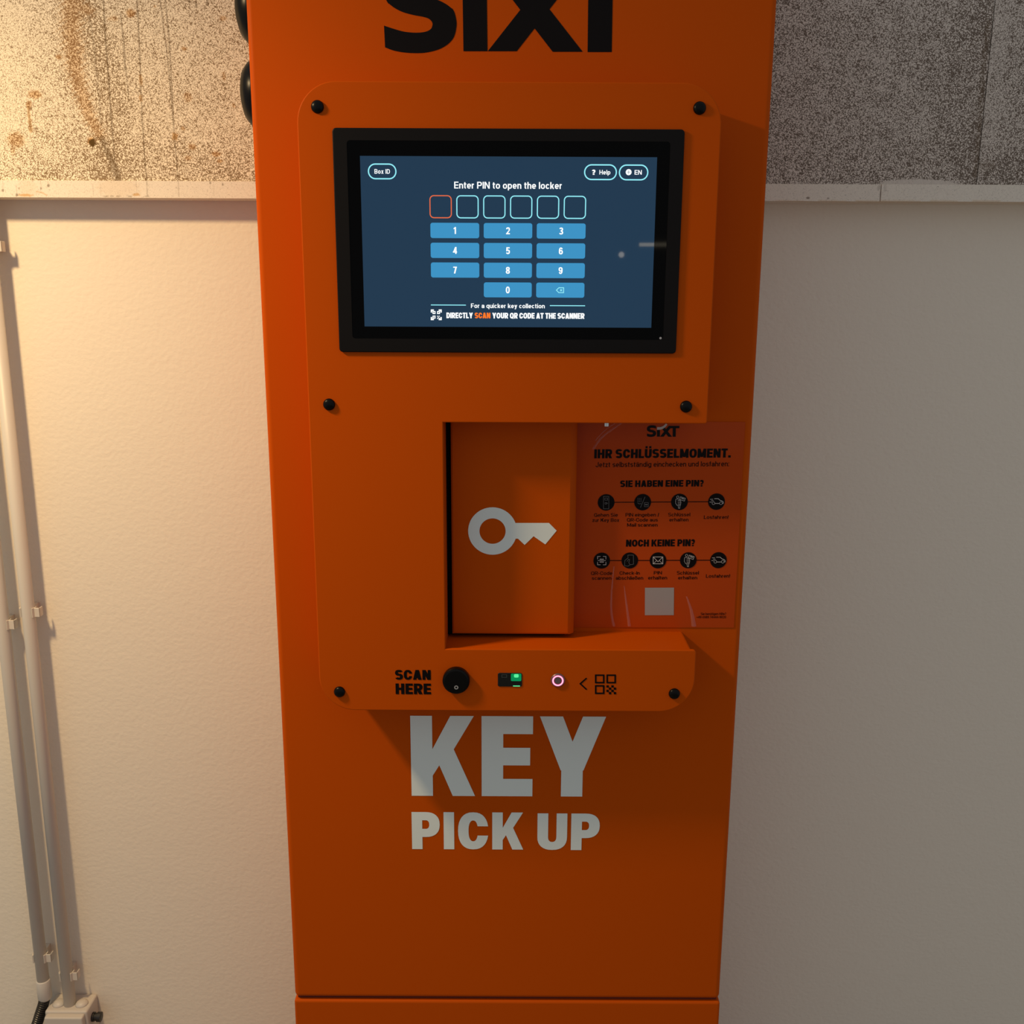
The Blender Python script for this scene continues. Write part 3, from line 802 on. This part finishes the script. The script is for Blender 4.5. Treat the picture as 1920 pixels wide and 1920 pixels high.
def tp(font, s, gap, x0, x1, c, bl, drop=None): return text_polys(font, s, gap, x0, x1, c, bl, Y2, drop)
flat('menu_button', [(pill(690.5, 742, 307.5, 335, .02, .0014), Y1, 1), (tp(BOLD, 'Box ID', .13, 702, 731, 317, 325.6), Y2, 0)], [SCR_WHITE, SCR_CYAN], screen)['label'] = 'rounded button reading Box ID'
flat('menu_button', [(pill(1096.5, 1156, 309, 336.5, .02, .0014), Y1, 1), (tp(BOLD, 'Help', .12, 1124, 1144.5, 318.6, 327.2) + tp(HEAVY_SMALL, '?', .1, 1110, 1116.5, 318, 327.8), Y2, 0)], [SCR_WHITE, SCR_CYAN], screen)['label'] = 'rounded button reading Help'
gl = P(1178.7, 322.8, Y2)
flat('menu_button', [(pill(1161.8, 1215, 309.5, 337, .02, .0014), Y1, 1), (tp(BOLD, 'EN', .10, 1190, 1203.5, 318.8, 327.4) + disc_poly(*gl, .0034), Y2, 0),
                     (stroke([(gl[0] - .0022, gl[1]), (gl[0] + .0022, gl[1])], .0004) + stroke([(gl[0], gl[1] - .0022), (gl[0], gl[1] + .0022)], .0004), Y2 - .0001, 2)], [SCR_WHITE, SCR_CYAN, SCR_BG], screen)['label'] = 'rounded button with a globe reading EN'
flat('prompt_lettering', [(tp(BOLD, 'Enter PIN to open the locker', .10, 851.5, 1054, 340.6, 353.4), Y2, 0)], SCR_WHITE, screen)
bx = [806, 856.3, 906.8, 957.3, 1007.8, 1058.3]
for i, x in enumerate(bx):
    X0 = P(806, 367, Y1)[0] + (P(1058.3, 367, Y1)[0] - P(806, 367, Y1)[0]) * i / 5
    wd = P(846, 367, Y1)[0] - P(806, 367, Y1)[0]
    z1 = P(806, 366.8, Y1)[1]; z0 = P(806, 408.2, Y1)[1]
    o = flat('pin_box', [(stroke(round_rect(X0, X0 + wd, z0, z1, .0045, 6), .0012, True), Y1, 0)], SCR_ORANGE if i == 0 else SCR_CYAN, screen)
    if i == 0: o['label'] = 'empty entry box outlined in orange'
kx = [(807, 898.5), (907, 998), (1006.5, 1098)]
kz = [(418.3, 447), (455.7, 484.3), (492.7, 521), (529.6, 557.6)]
KX = [(P(a, 430, Y1)[0], P(c, 430, Y1)[0]) for a, c in kx]
KZ = [(P(950, c, Y1)[1], P(950, a, Y1)[1]) for a, c in kz]
labels = ['123', '456', '789', ' 0<']
for r_i, row in enumerate(labels):
    for c_i, ch in enumerate(row):
        if ch == ' ': continue
        x0, x1 = KX[c_i]; z0, z1 = KZ[r_i]
        cx, cz = (x0 + x1) / 2, (z0 + z1) / 2
        layers = [([round_rect(x0, x1, z0, z1, .0026, 5)], Y1, 0)]
        if ch != '<':
            H_ = .0079
            polys, ink = Glyphs(.20, .165, 1.0).text(ch, 0)
            layers.append(([[(cx + (a - ink / 2) * H_, cz + (q - .5) * H_) for a, q in g] for g in polys], Y2, 1))
            o = flat('number_key', layers, [SCR_KEY, SCR_WHITE], screen)
            o['label'] = 'blue on-screen key reading ' + ch
        else:
            s = .0011
            shape = [(cx - 4.2 * s, cz), (cx - 1.6 * s, cz + 2.6 * s), (cx + 3.6 * s, cz + 2.6 * s), (cx + 3.6 * s, cz - 2.6 * s), (cx - 1.6 * s, cz - 2.6 * s)]
            ic = stroke(shape, .0009, True)
            q = 1.05 * s; dx = .9 * s
            ic += stroke([(cx + dx - q, cz - q), (cx + dx + q, cz + q)], .0008) + stroke([(cx + dx - q, cz + q), (cx + dx + q, cz - q)], .0008)
            layers.append((ic, Y2, 1))
            flat('backspace_key', layers, [SCR_KEY, SCR_CYAN], screen)['label'] = 'blue on-screen key with a delete sign'
for q in ([(808, 571.8), (873.5, 572.1)], [(1031, 573), (1097, 573.3)]):
    flat('divider_line', [(stroke(px_poly(q, Y2), .0010), Y2, 0)], SCR_CYAN, screen)
flat('hint_lettering', [(tp(BOLD, 'For a quicker key collection', .10, 883, 1021.5, 569, 577.4), Y2, 0),
                        (tp(HEAVY_SMALL, 'DIRECTLY', .06, 837, 886.5, 586, 596.6) + tp(HEAVY_SMALL, 'YOUR QR CODE AT THE SCANNER', .06, 923, 1096, 586.4, 597), Y2, 0),
                        (tp(HEAVY_SMALL, 'SCAN', .06, 890, 919.5, 586.2, 596.8), Y2, 1)], [SCR_WHITE, SCR_SCAN], screen)
ic = []
for x, y, dx, dy in ((809, 581.5, 1, 1), (827, 581.5, -1, 1), (809, 599, 1, -1), (827, 599, -1, -1)):
    ic += stroke(px_poly([(x + 4.5 * dx, y), (x, y), (x, y + 4.5 * dy)], Y2), .0016)
for x, y in ((813.8, 586), (822.2, 586), (813.8, 594.6)):
    ic += stroke(px_poly([(x - 1.9, y - 1.9), (x + 1.9, y - 1.9), (x + 1.9, y + 1.9), (x - 1.9, y + 1.9)], Y2), .0011, True)
for x, y in ((820.5, 593), (823.5, 593), (822, 595.5), (820.5, 597), (824, 597)):
    ic.append(px_poly([(x - .9, y - .9), (x + .9, y - .9), (x + .9, y + .9), (x - .9, y + .9)], Y2))
flat('scan_icon', [(ic, Y2, 0)], SCR_WHITE, screen)
lx, lz = P(1238.5, 634, Y_G - .0003)
flat('status_light', [(disc_poly(lx, lz, .0014, 16), Y_G - .0003, 0)], mat('pale_sensor', (.45, .45, .47), rough=.4), screen)

# key compartment: black box in place of the dark opening, orange door with a white key
DXL, DXR, DZL, DZH = -.0791, .0838, 1.1043, 1.4060
from_bm('door_gap_shade', bm_box(-.0855, DXR - .012, Y_DOOR + .006, Y_BODY + .001, 1.1018, 1.42), GAP, kiosk)  # solid box, the dark of the opening put into its colour
db = bm_box(DXL, DXR, Y_DOOR, Y_BODY - .001, DZL, DZH)
bmesh.ops.bevel(db, geom=[e for e in db.edges if all(v.co.x > DXR - 1e-5 and v.co.y < Y_DOOR + 1e-5 for v in e.verts)], offset=.0085, segments=5, profile=.35, affect='EDGES')
bmesh.ops.bevel(db, geom=[e for e in db.edges if all(v.co.y < Y_DOOR + 1e-5 for v in e.verts) and len(e.link_faces) == 2 and e.calc_face_angle(0) > 1.2], offset=.0018, segments=2, affect='EDGES')
door = from_bm('key_door', db, ORANGE, kiosk)
YK = Y_DOOR - .0004
kp = lambda x, y: P(780 + x / 4, 760 + y / 4, YK)
c0 = kp(574, 942); ro = (kp(757, 942)[0] - kp(391, 942)[0]) / 2; ri = (kp(672, 942)[0] - kp(476, 942)[0]) / 2
c0 = ((kp(757, 942)[0] + kp(391, 942)[0]) / 2, (kp(574, 764)[1] + kp(574, 1121)[1]) / 2)
import mathutils.geometry as mg
shaft = [kp(*q) for q in ((735, 882), (997, 882), (1055, 940), (970, 1043), (882, 982), (815, 1047), (765, 1000), (735, 1000))]
tris = mg.tessellate_polygon([[Vector((x, z, 0)) for x, z in shaft]])
flat('key_symbol', [(ring_polys(*c0, ro, ri, 56) + [[shaft[i] for i in t] for t in tris], YK, 0)], WHITE_VINYL, door)['label'] = 'white key symbol on the door'

# scan knob, scanner window, ring light, steel pin
kx0, kz0 = P(855, 1278, Y_PLATE - .008)
rk = .0177
knob = from_bm('scan_knob', bm_lathe([(rk, .001), (rk, -.0064), (rk - .0008, -.0078), (rk - .0030, -.0086), (rk - .008, -.0088), (.0005, -.0090)], (kx0, Y_PLATE, kz0), 'y', 48), RUBBER, kiosk)
sx_, sz_ = P(855.5, 1289, Y_PLATE - .0093)
flat('ring_mark', [(ring_polys(sx_, sz_, .0027, .0014, 20), Y_PLATE - .0093, 0)], mat('grey_ring_print', (.33, .33, .33), rough=.5), knob)
wx0, wx1, wz0, wz1 = px_rect(933.5, 979, 1261.5, 1287, Y_PLATE)
win = from_bm('scanner_window', bm_prism(round_rect(wx0, wx1, wz0, wz1, .0022, 4), Y_PLATE - .0008, Y_PLATE + .001, .0003, 1), mat('smoked_window', (.004, .005, .004), rough=.12), kiosk)
gx, gxx, gz, gzz = px_rect(958, 977.5, 1263, 1277, Y_PLATE - .001)
flat('green_light', [([round_rect(gx, gxx, gz, gzz, .0015, 4)], Y_PLATE - .001, 1), ([round_rect(gx + .004, gxx - .0035, gz + .005, gzz - .0006, .0015, 4)], Y_PLATE - .0012, 0),
                     (stroke(px_poly([(962, 1286.2), (975, 1286.3)], Y_PLATE - .001), .0012), Y_PLATE - .0011, 0)], [LED_GREEN, LED_GREEN_DIM], win)
flat('lens_mark', [(stroke(px_poly([(941, 1265), (950, 1265), (950, 1270), (941, 1270)], Y_PLATE - .001), .0007, True), Y_PLATE - .001, 0)], mat('dim_lens', (.05, .06, .055), rough=.3), win)
bx_, bz_ = P(1046, 1276, Y_PLATE - .002)
ringb = from_bm('ring_button', bm_lathe([(.0093, .001), (.0093, -.0016), (.0085, -.0024), (.0005, -.0024)], (bx_, Y_PLATE, bz_), 'y', 40), GREY_METAL, kiosk)
flat('glowing_ring', [(ring_polys(bx_, bz_, .0078, .0050, 40), Y_PLATE - .0026, 1), (ring_polys(bx_, bz_, .0072, .0056, 40), Y_PLATE - .0028, 0)], [LED_PINK, LED_RED], ringb)
qx, qz = P(1137, 799, 1.232)
from_bm('steel_pin', bm_lathe([(.0032, 0), (.0032, .010)], (qx, 1.232, qz), 'z', 18), CHROME, housing)

# black round side caps on the left flank
for x, y in ((445.5, 20), (455.5, 178)):
    ex, ez = P(x, y, 1.365)
    pr = BX0 - ex
    from_bm('side_cap', bm_lathe([(.0450, 0.001), (.0440, -pr * .30), (.0400, -pr * .58), (.032, -pr * .82), (.020, -pr * .95), (.004, -pr)], (BX0, 1.365, ez), 'x', 40), RUBBER, kiosk, smooth=True)

# ------------------------------------------------------------------ laminated instruction sheet taped to the cabinet
YS = Y_BODY - .0012
sheet_pts = [P(1391.5, 760, YS), P(1060, 760, YS), P(1072, 1177.5, YS), P(1385.5, 1175.5, YS)]
xl, xr = -.0 + P(1078, 1177, YS)[0], P(1388, 960, YS)[0]
zb, zt = P(1200, 1176.5, YS)[1], 1.3875
b = bm_prism([(DXR + .001, zt), (DXR + .001, zb), (xr, zb + .0004), (xr, zt)], YS, Y_BODY - .0002)
sheet = from_bm('instruction_sheet', b, SHEET, None, origin=((xl + xr) / 2, YS, zb))
tag(sheet, 'glossy orange instruction sheet with black steps taped beside the key door', 'sheet')
YI, YJ = YS - .0003, YS - .0005
def st(font, s, gap, x0, x1, c, bl, drop=-1.0): return text_polys(font, s, gap, x0, x1, c, bl, YI, drop)
tfl = lambda x, y: P(1213 + (x - 80) * (61.0 / 1930), 818.9 + (y - 388) * (20.2 / 655), YI)
flat('logo_lettering', [(logo_polys(tfl), YI, 0),
                        ([], YJ, 1)], [BLACK_INK, PALE_INK], sheet)
sw = smooth_path([(1232, 803.2), (1237, 803.4), (1243, 801.5), (1247, 798.5), (1250, 795)], 4)
swp = []
for i in range(len(sw) - 1):
    t = i / (len(sw) - 1)
    swp += stroke([P(sw[i].x, sw[i].y, YJ), P(sw[i + 1].x, sw[i + 1].y, YJ)], .0037 - .0012 * t)
flat('logo_swoosh', [(swp, YJ, 0)], PALE_INK, sheet)
flat('headline_lettering', [(st(HEAVY_SMALL, 'IHR SCHLÜSSELMOMENT.', .075, 1114.5, 1371, 842.5, 859.5, -1.6), YI, 0)], BLACK_INK, sheet)
flat('subline_lettering', [(st(MEDIUM, 'Jetzt selbstständig einchecken und losfahren:', .12, 1117, 1367.5, 866.5, 876, -1.8), YI, 0)], DARK_INK, sheet)
flat('headline_lettering', [(st(HEAVY_SMALL, 'SIE HABEN EINE PIN?', .075, 1163, 1319.5, 901, 913.3, -1.2), YI, 0)], BLACK_INK, sheet)
flat('headline_lettering', [(st(HEAVY_SMALL, 'NOCH KEINE PIN?', .075, 1174, 1303, 1012, 1025, -1.0), YI, 0)], BLACK_INK, sheet)
caps = [('Gehen Sie', 1114, 1158.5, 962.4, 969), ('zur Key Box', 1110.8, 1161, 972, 978.6), ('PIN eingeben /', 1173, 1236, 962, 968.6), ('QR-Code aus', 1175.5, 1233.5, 971.6, 978),
        ('Mail scannen', 1176, 1233, 981, 987.5), ('Schlüssel', 1253, 1294.3, 961.6, 968.2), ('erhalten', 1255.3, 1291, 971.2, 977.8), ('Losfahren!', 1320, 1366, 966.4, 973),
        ('QR-Code', 1108.3, 1148, 1071.6, 1078.2), ('scannen', 1110, 1146.5, 1080.8, 1087.2), ('Check-In', 1161.7, 1199.6, 1071.3, 1077.6), ('abschließen', 1154.8, 1206, 1080.4, 1087),
        ('PIN', 1226, 1241, 1071, 1077), ('erhalten', 1215.4, 1250.8, 1080, 1086.6), ('Schlüssel', 1269.2, 1310.4, 1070.8, 1077.4), ('erhalten', 1271.7, 1307.2, 1080, 1086.4), ('Losfahren!', 1323.8, 1368.8, 1076.7, 1083.2)]
cp = []
for s, x0, x1, c, bl in caps: cp += st(MEDIUM, s, .11, x0, x1, c, bl, -.2)
flat('caption_lettering', [(cp, YI, 0)], DARK_INK, sheet)
flat('contact_lettering', [(st(MEDIUM, 'Sie benötigen Hilfe?', .10, 1314, 1361.5, 1148.6, 1153.2, -.1) + st(MEDIUM, '+49 (0)89 74444-9020', .10, 1306, 1361.3, 1154.8, 1159.2, -.1), YI, 0)], DARK_INK, sheet)
ln = []
for row in (((1136.5, 942), (1205, 941.6), (1274, 941.1), (1343.5, 940.6)), ((1128.3, 1051.2), (1180.8, 1050.9), (1233.7, 1050.7), (1290.5, 1050.5), (1347, 1050.3))):
    ln += stroke([P(*row[0], YI), P(*row[-1], YI)], .0011)
flat('step_line', [(ln, YI, 0)], DARK_INK, sheet)

def icon(cx, cy, kind):
    """a black disc with a thin pale pictogram; u, v in photo pixels from the disc centre"""
    Yi, Yp = YI - .0002, YI - .0004
    q = lambda *pts: [P(cx + u, cy + v, Yp) for u, v in pts]
    t = .00062; L = []
    stroke = lambda pts, wd, closed=False: thick(pts, wd * .74, closed)
    rect = lambda x0, y0, x1, y1, wd=t: stroke(q((x0, y0), (x1, y0), (x1, y1), (x0, y1)), wd, True)
    circ = lambda x, y, r: stroke([P(cx + x + r * math.cos(k * math.pi / 6), cy + y + r * math.sin(k * math.pi / 6), Yp) for k in range(12)], t, True)
    m = PALE_INK
    if kind == 'box':
        m = GREY_INK
        L += rect(-5, -11.2, 5, 12) + rect(-2.6, -8, 2.8, -4.2) + rect(-2.2, .5, 1, 3.4, .0006) + stroke(q((0, 1.2), (3.5, 1.6)), .0007)
    elif kind == 'scan_or_pin':
        m = GREY_INK
        L += stroke(q((4.5, -10), (-4.2, 10)), .0007)
        for i in range(3):
            for j in range(3): L += stroke(q((-9.6 + i * 2.9, -7 + j * 2.9), (-8.2 + i * 2.9, -7 + j * 2.9)), .0010)
        L += stroke(q((-9.5, 1.5), (-6.5, 3.2), (-2.8, 2.6)), .0007) + rect(3.2, .8, 10.6, 8.4, .0006) + stroke(q((4.5, 4.6), (9.3, 4.6)), .0019)
    elif kind == 'hand_key':
        L += circ(-3.2, -9, 2.2) + stroke(q((2, -9.6), (11, -6.8), (9.2, -1.6), (.4, -4.4)), .0008, True) + stroke(q((3.4, -7), (8.6, -5.2)), .0014)
        L += stroke(q((-6.8, -5), (-7.4, 2), (-5, 6.2), (1.8, 6.2), (2.8, 1), (1.6, -3.6), (-4, -5.6)), t, True)
        L += stroke(q((-3.2, -2.4), (1.6, -2.0)), .0007) + stroke(q((-3.4, .8), (2.0, 1.0)), .0007) + stroke(q((-3.2, 3.6), (1.8, 3.8)), .0007)
        L += stroke(q((-2.6, 6.4), (-1.6, 12), (.4, 12), (1, 6.4)), .0007)
    elif kind == 'car':
        L += stroke(q((-4, -5.6), (3.2, -5.6), (6.8, -2.4), (10, -1.4), (12.4, .4), (12.6, 3.2), (10.6, 3.4)), .0010) + stroke(q((5.6, 3.4), (-3.2, 3.4)), .0010)
        L += circ(-5.8, 3, 2.6) + circ(8.2, 3, 2.6) + stroke(q((-12, -4.4), (-6.6, -4.4)), .0008) + stroke(q((-9.8, -1.8), (-5.6, -1.8)), .0008) + stroke(q((-13, .9), (-9, .9)), .0008)
    elif kind == 'scan':
        for dx, dy in ((-1, -1), (1, -1), (1, 1), (-1, 1)): L += stroke(q((2.4 * dx, 7.8 * dy), (7.8 * dx, 7.8 * dy), (7.8 * dx, 2.6 * dy)), .0010)
        L += stroke(q((-7.6, 0), (7.6, 0)), .0009) + stroke(q((-3.8, -2.6), (3.8, -2.6)), .0016) + stroke(q((-3.8, 2.6), (3.8, 2.6)), .0016)
    elif kind == 'phone':
        m = GREY_INK
        L += stroke(q((-3, -5), (-3.6, -10), (6.8, -10.2), (7, 7), (.8, 8)), t) + stroke(q((-3, -5), (-9.2, 0), (-9.6, 10), (-3, 10.6), (.6, 8), (-1.8, 4), (-.4, -1.6), (-2, -2.6), (-5.2, 2)), t)
    elif kind == 'mail':
        L += rect(-9, -6.4, 9, 6.4, .0011) + stroke(q((-8.4, -5.8), (0, 2.6), (8.4, -5.8)), .0010) + stroke(q((-8.4, 5.8), (-2.6, .6)), .0008) + stroke(q((8.4, 5.8), (2.6, .6)), .0008)
    x, z = P(cx, cy, Yi)
    return flat('step_icon', [(disc_poly(x, z, .0112), Yi, 0), (L, Yp, 1)], [BLACK_INK, m], sheet)
names = dict(box='kiosk', scan_or_pin='keypad and scan frame', hand_key='hand holding a key', car='speeding car', scan='scan frame', phone='hand holding a phone', mail='envelope')
for (cx, cy), k in zip(((1136.5, 942), (1205, 941.6), (1274, 941.1), (1343.5, 940.6), (1128.3, 1051.2), (1180.8, 1050.9), (1233.7, 1050.7), (1290.5, 1050.5), (1347, 1050.3)),
                       ('box', 'scan_or_pin', 'hand_key', 'car', 'scan', 'phone', 'mail', 'hand_key', 'car')):
    icon(cx, cy, k)['label'] = 'black disc with a pale picture of a ' + names[k]
flat('blank_patch', [([px_poly([(1209.3, 1102), (1263.8, 1101.8), (1263.3, 1153.4), (1209, 1153.6)], YI)], YI, 0)], mat('pale_print', (.36, .31, .29), rough=.5, coat=.4), sheet)['label'] = 'plain pale square'
for pts, w0, w1 in (([(1168, 790), (1150, 803), (1128, 820), (1112, 842)], .0060, .0030), ([(1158, 790), (1135, 806), (1116, 826)], .0030, .0015), ([(1151, 1062), (1147, 1105), (1146, 1145), (1151, 1174)], .0012, .0036),
                    ([(1170, 1098), (1174, 1130), (1180, 1174)], .0008, .0042), ([(1287, 1118), (1296, 1145), (1301, 1174)], .0014, .0066)):
    sp_ = smooth_path([Vector((x, y)) for x, y in pts], 5); b = bmesh.new(); rows = []
    for i, q in enumerate(sp_):
        t = i / (len(sp_) - 1); wd = w0 + (w1 - w0) * t
        x, z = P(q.x, q.y, YS)
        rows.append([b.verts.new((x - wd / 2, YS - .0006, z)), b.verts.new((x - wd * .1, YS - .0006 - wd * .28, z)), b.verts.new((x + wd / 2, YS - .0006, z))])
    for r0, r1 in zip(rows, rows[1:]):
        b.faces.new((r0[0], r0[1], r1[1], r1[0])); b.faces.new((r0[1], r0[2], r1[2], r1[1]))
    from_bm('film_crease_glare', b, CREASE_GLARE, sheet)  # raised crease strips, with the film's glare put into their pale colour

# ------------------------------------------------------------------ conduits on the left
Y_PIPE = 1.577
RP = .0106
def conduit(name, x, z0, z1, label):
    o = from_bm(name, bm_tube([(x, Y_PIPE, z0), (x, Y_PIPE, (z0 + z1) / 2), (x, Y_PIPE, z1)], RP, 28), PIPE_GREY, None, smooth=True, origin=(x, Y_PIPE, z0))
    return tag(o, label, 'pipe')
x2, x1 = -.8115, -.8562
zbox = P(130, 1882, Y_PIPE)[1]
conduit('conduit_pipe', x2, zbox - .006, 1.6875, 'thin grey conduit pipe nearer the kiosk, running down into the junction box')
pipe1 = conduit('conduit_pipe', x1, P(84, 1872, Y_PIPE)[1], 1.6875, 'thin grey conduit pipe farther left, ending at the black corrugated hose')
zc1, zc0 = P(80, 1836, Y_PIPE)[1], P(84, 1870, Y_PIPE)[1]
from_bm('pipe_socket', bm_tube([(x1, Y_PIPE, zc1), (x1, Y_PIPE, zc1 - .002), (x1, Y_PIPE, zc0 + .001), (x1, Y_PIPE, zc0)], [RP + .0006, RP + .0016, RP + .0016, RP + .0008], 28), PIPE_GREY, pipe1, smooth=True)

# clips: an open ring round the pipe, on a foot screwed to the wall
def clip_mesh():
    b = bmesh.new(); n = 20; ri, ro, hw = RP + .0003, RP + .0026, .008
    rings = []
    for i in range(n + 1):
        a = math.radians(-52 + 284 * i / n)          # open towards the room
        a = math.radians(-38) + math.radians(256) * i / n
        c, s = math.cos(a), math.sin(a)
        rings.append([b.verts.new((r * c, r * s, z)) for r, z in ((ri, -hw), (ro, -hw), (ro, hw), (ri, hw))])
    for r0, r1 in zip(rings, rings[1:]):
        for k in range(4): b.faces.new((r0[k], r0[(k + 1) % 4], r1[(k + 1) % 4], r1[k]))
    b.faces.new(rings[0]); b.faces.new(rings[-1][::-1])
    bm_box(-.006, .006, RP + .0015, Y_WALL - Y_PIPE, -hw, hw, bm=b)
    # lips beside the opening
    bm_box(RP * .80, RP + .0105, -.0045, -.0025, -hw, hw, .0006, 1, bm=b)
    bm_box(RP + .0088, RP + .0105, -.0045, .0075, -hw, hw, .0006, 1, bm=b)
    bm_box(-RP - .0032, -RP * .85, -.0030, -.0010, -hw, hw, .0006, 1, bm=b)
    bmesh.ops.recalc_face_normals(b, faces=b.faces[:])
    me = bpy.data.meshes.new('pipe_clip'); b.to_mesh(me); b.free(); me.materials.append(CLIP_GREY)
    return me
cm = clip_mesh()
for (px, py, x, lab) in ((-16, 462, x2, 'pale plastic pipe clip at the left photo edge just below the long wall strip'),
                         (52, 1147, x2, 'middle pale plastic clip holding the conduit pipe nearer the kiosk'),
                         (2, 1170, x1, 'middle pale plastic clip holding the conduit pipe farther left'),
                         (122, 1828, x2, 'lowest pale plastic clip, just above the junction box'),
                         (72, 1794, x1, 'lowest pale plastic clip on the farther left conduit, above its socket')):
    c = bpy.data.objects.new('pipe_clip', cm); COL.objects.link(c)
    c.location = (x, Y_PIPE, P(px, py, Y_PIPE)[1])
    tag(c, lab, 'clip', 'pipe clips on the two conduits')

# corrugated hose
ze = P(84, 1872, Y_PIPE)[1]
hp = [Vector((x1, Y_PIPE, ze + .004)), Vector((x1 - .004, Y_PIPE - .002, ze - .012)), Vector((x1 - .014, Y_PIPE - .004, ze - .040)), Vector((x1 - .024, Y_PIPE - .004, ze - .075)), Vector((x1 - .028, Y_PIPE - .003, ze - .16)), Vector((x1 - .028, Y_PIPE - .003, 0.003))]
path = []; rad = []
fine = smooth_path([(v.x, v.y, v.z) for v in hp], 60)
L = 0.0
for i, q in enumerate(fine):
    if i: L += (q - fine[i - 1]).length
    path.append(q); rad.append(.0098 if (L % .0042) < .0023 else .0083)
# resample at fixed steps so the ribs stay even
pts2, rad2, acc, step = [fine[0]], [.0096], 0.0, .00105
tot = 0.0
for a, c in zip(fine, fine[1:]):
    d = (c - a).length; t = step - acc
    while t <= d:
        tot += step
        pts2.append(a.lerp(c, t / d)); rad2.append((.0099, .0099, .0083, .0083)[int(round(tot / step)) % 4]); t += step
        if len(pts2) > 420: break
    acc = (acc + d) % step
    if len(pts2) > 420: break
hose = from_bm('corrugated_hose', bm_tube(pts2, rad2, 16), HOSE_BLACK, None, origin=pts2[-1])
tag(hose, 'black corrugated hose hanging from the socket of the left conduit', 'hose')

# junction box
jx0, jx1 = P(82, 1900, 1.555)[0], P(172, 1900, 1.555)[0]
jt = zbox
jb = empty('junction_box', ((jx0 + jx1) / 2, Y_WALL, jt - .085))
tag(jb, 'grey plastic junction box under the conduit pipes with a black gland', 'box')
jx0, jx1, jy = P(81, 1902, 1.545)[0], P(153, 1902, 1.545)[0], 1.545
bb = bm_box(jx0 - .004, jx1 + .004, jy + .012, Y_WALL, jt - .085, jt, .004, 3)
from_bm('box_body', bb, BOX_GREY, jb, smooth=False)
from_bm('box_lid', bm_box(jx0, jx1, jy, jy + .013, jt - .081, jt - .004, .003, 3), BOX_GREY, jb)
for xx in (x2 - .020, x2 + .022):
    from_bm('gland_membrane', bm_lathe([(.012, -.001), (.0105, .003), (.006, .006), (.002, .0068)], (xx, Y_PIPE, jt), 'z', 24), BOX_GREY, jb, smooth=True)
gz_ = P(185, 1908, 1.575)[1]
g = bm_lathe([(.0085, 0), (.0085, .004), (.0068, .004), (.0068, .009), (.0088, .009), (.0088, .016), (.005, .017)], (jx1 + .004, 1.577, gz_), 'x', 20)
from_bm('cable_gland', g, HOSE_BLACK, jb)
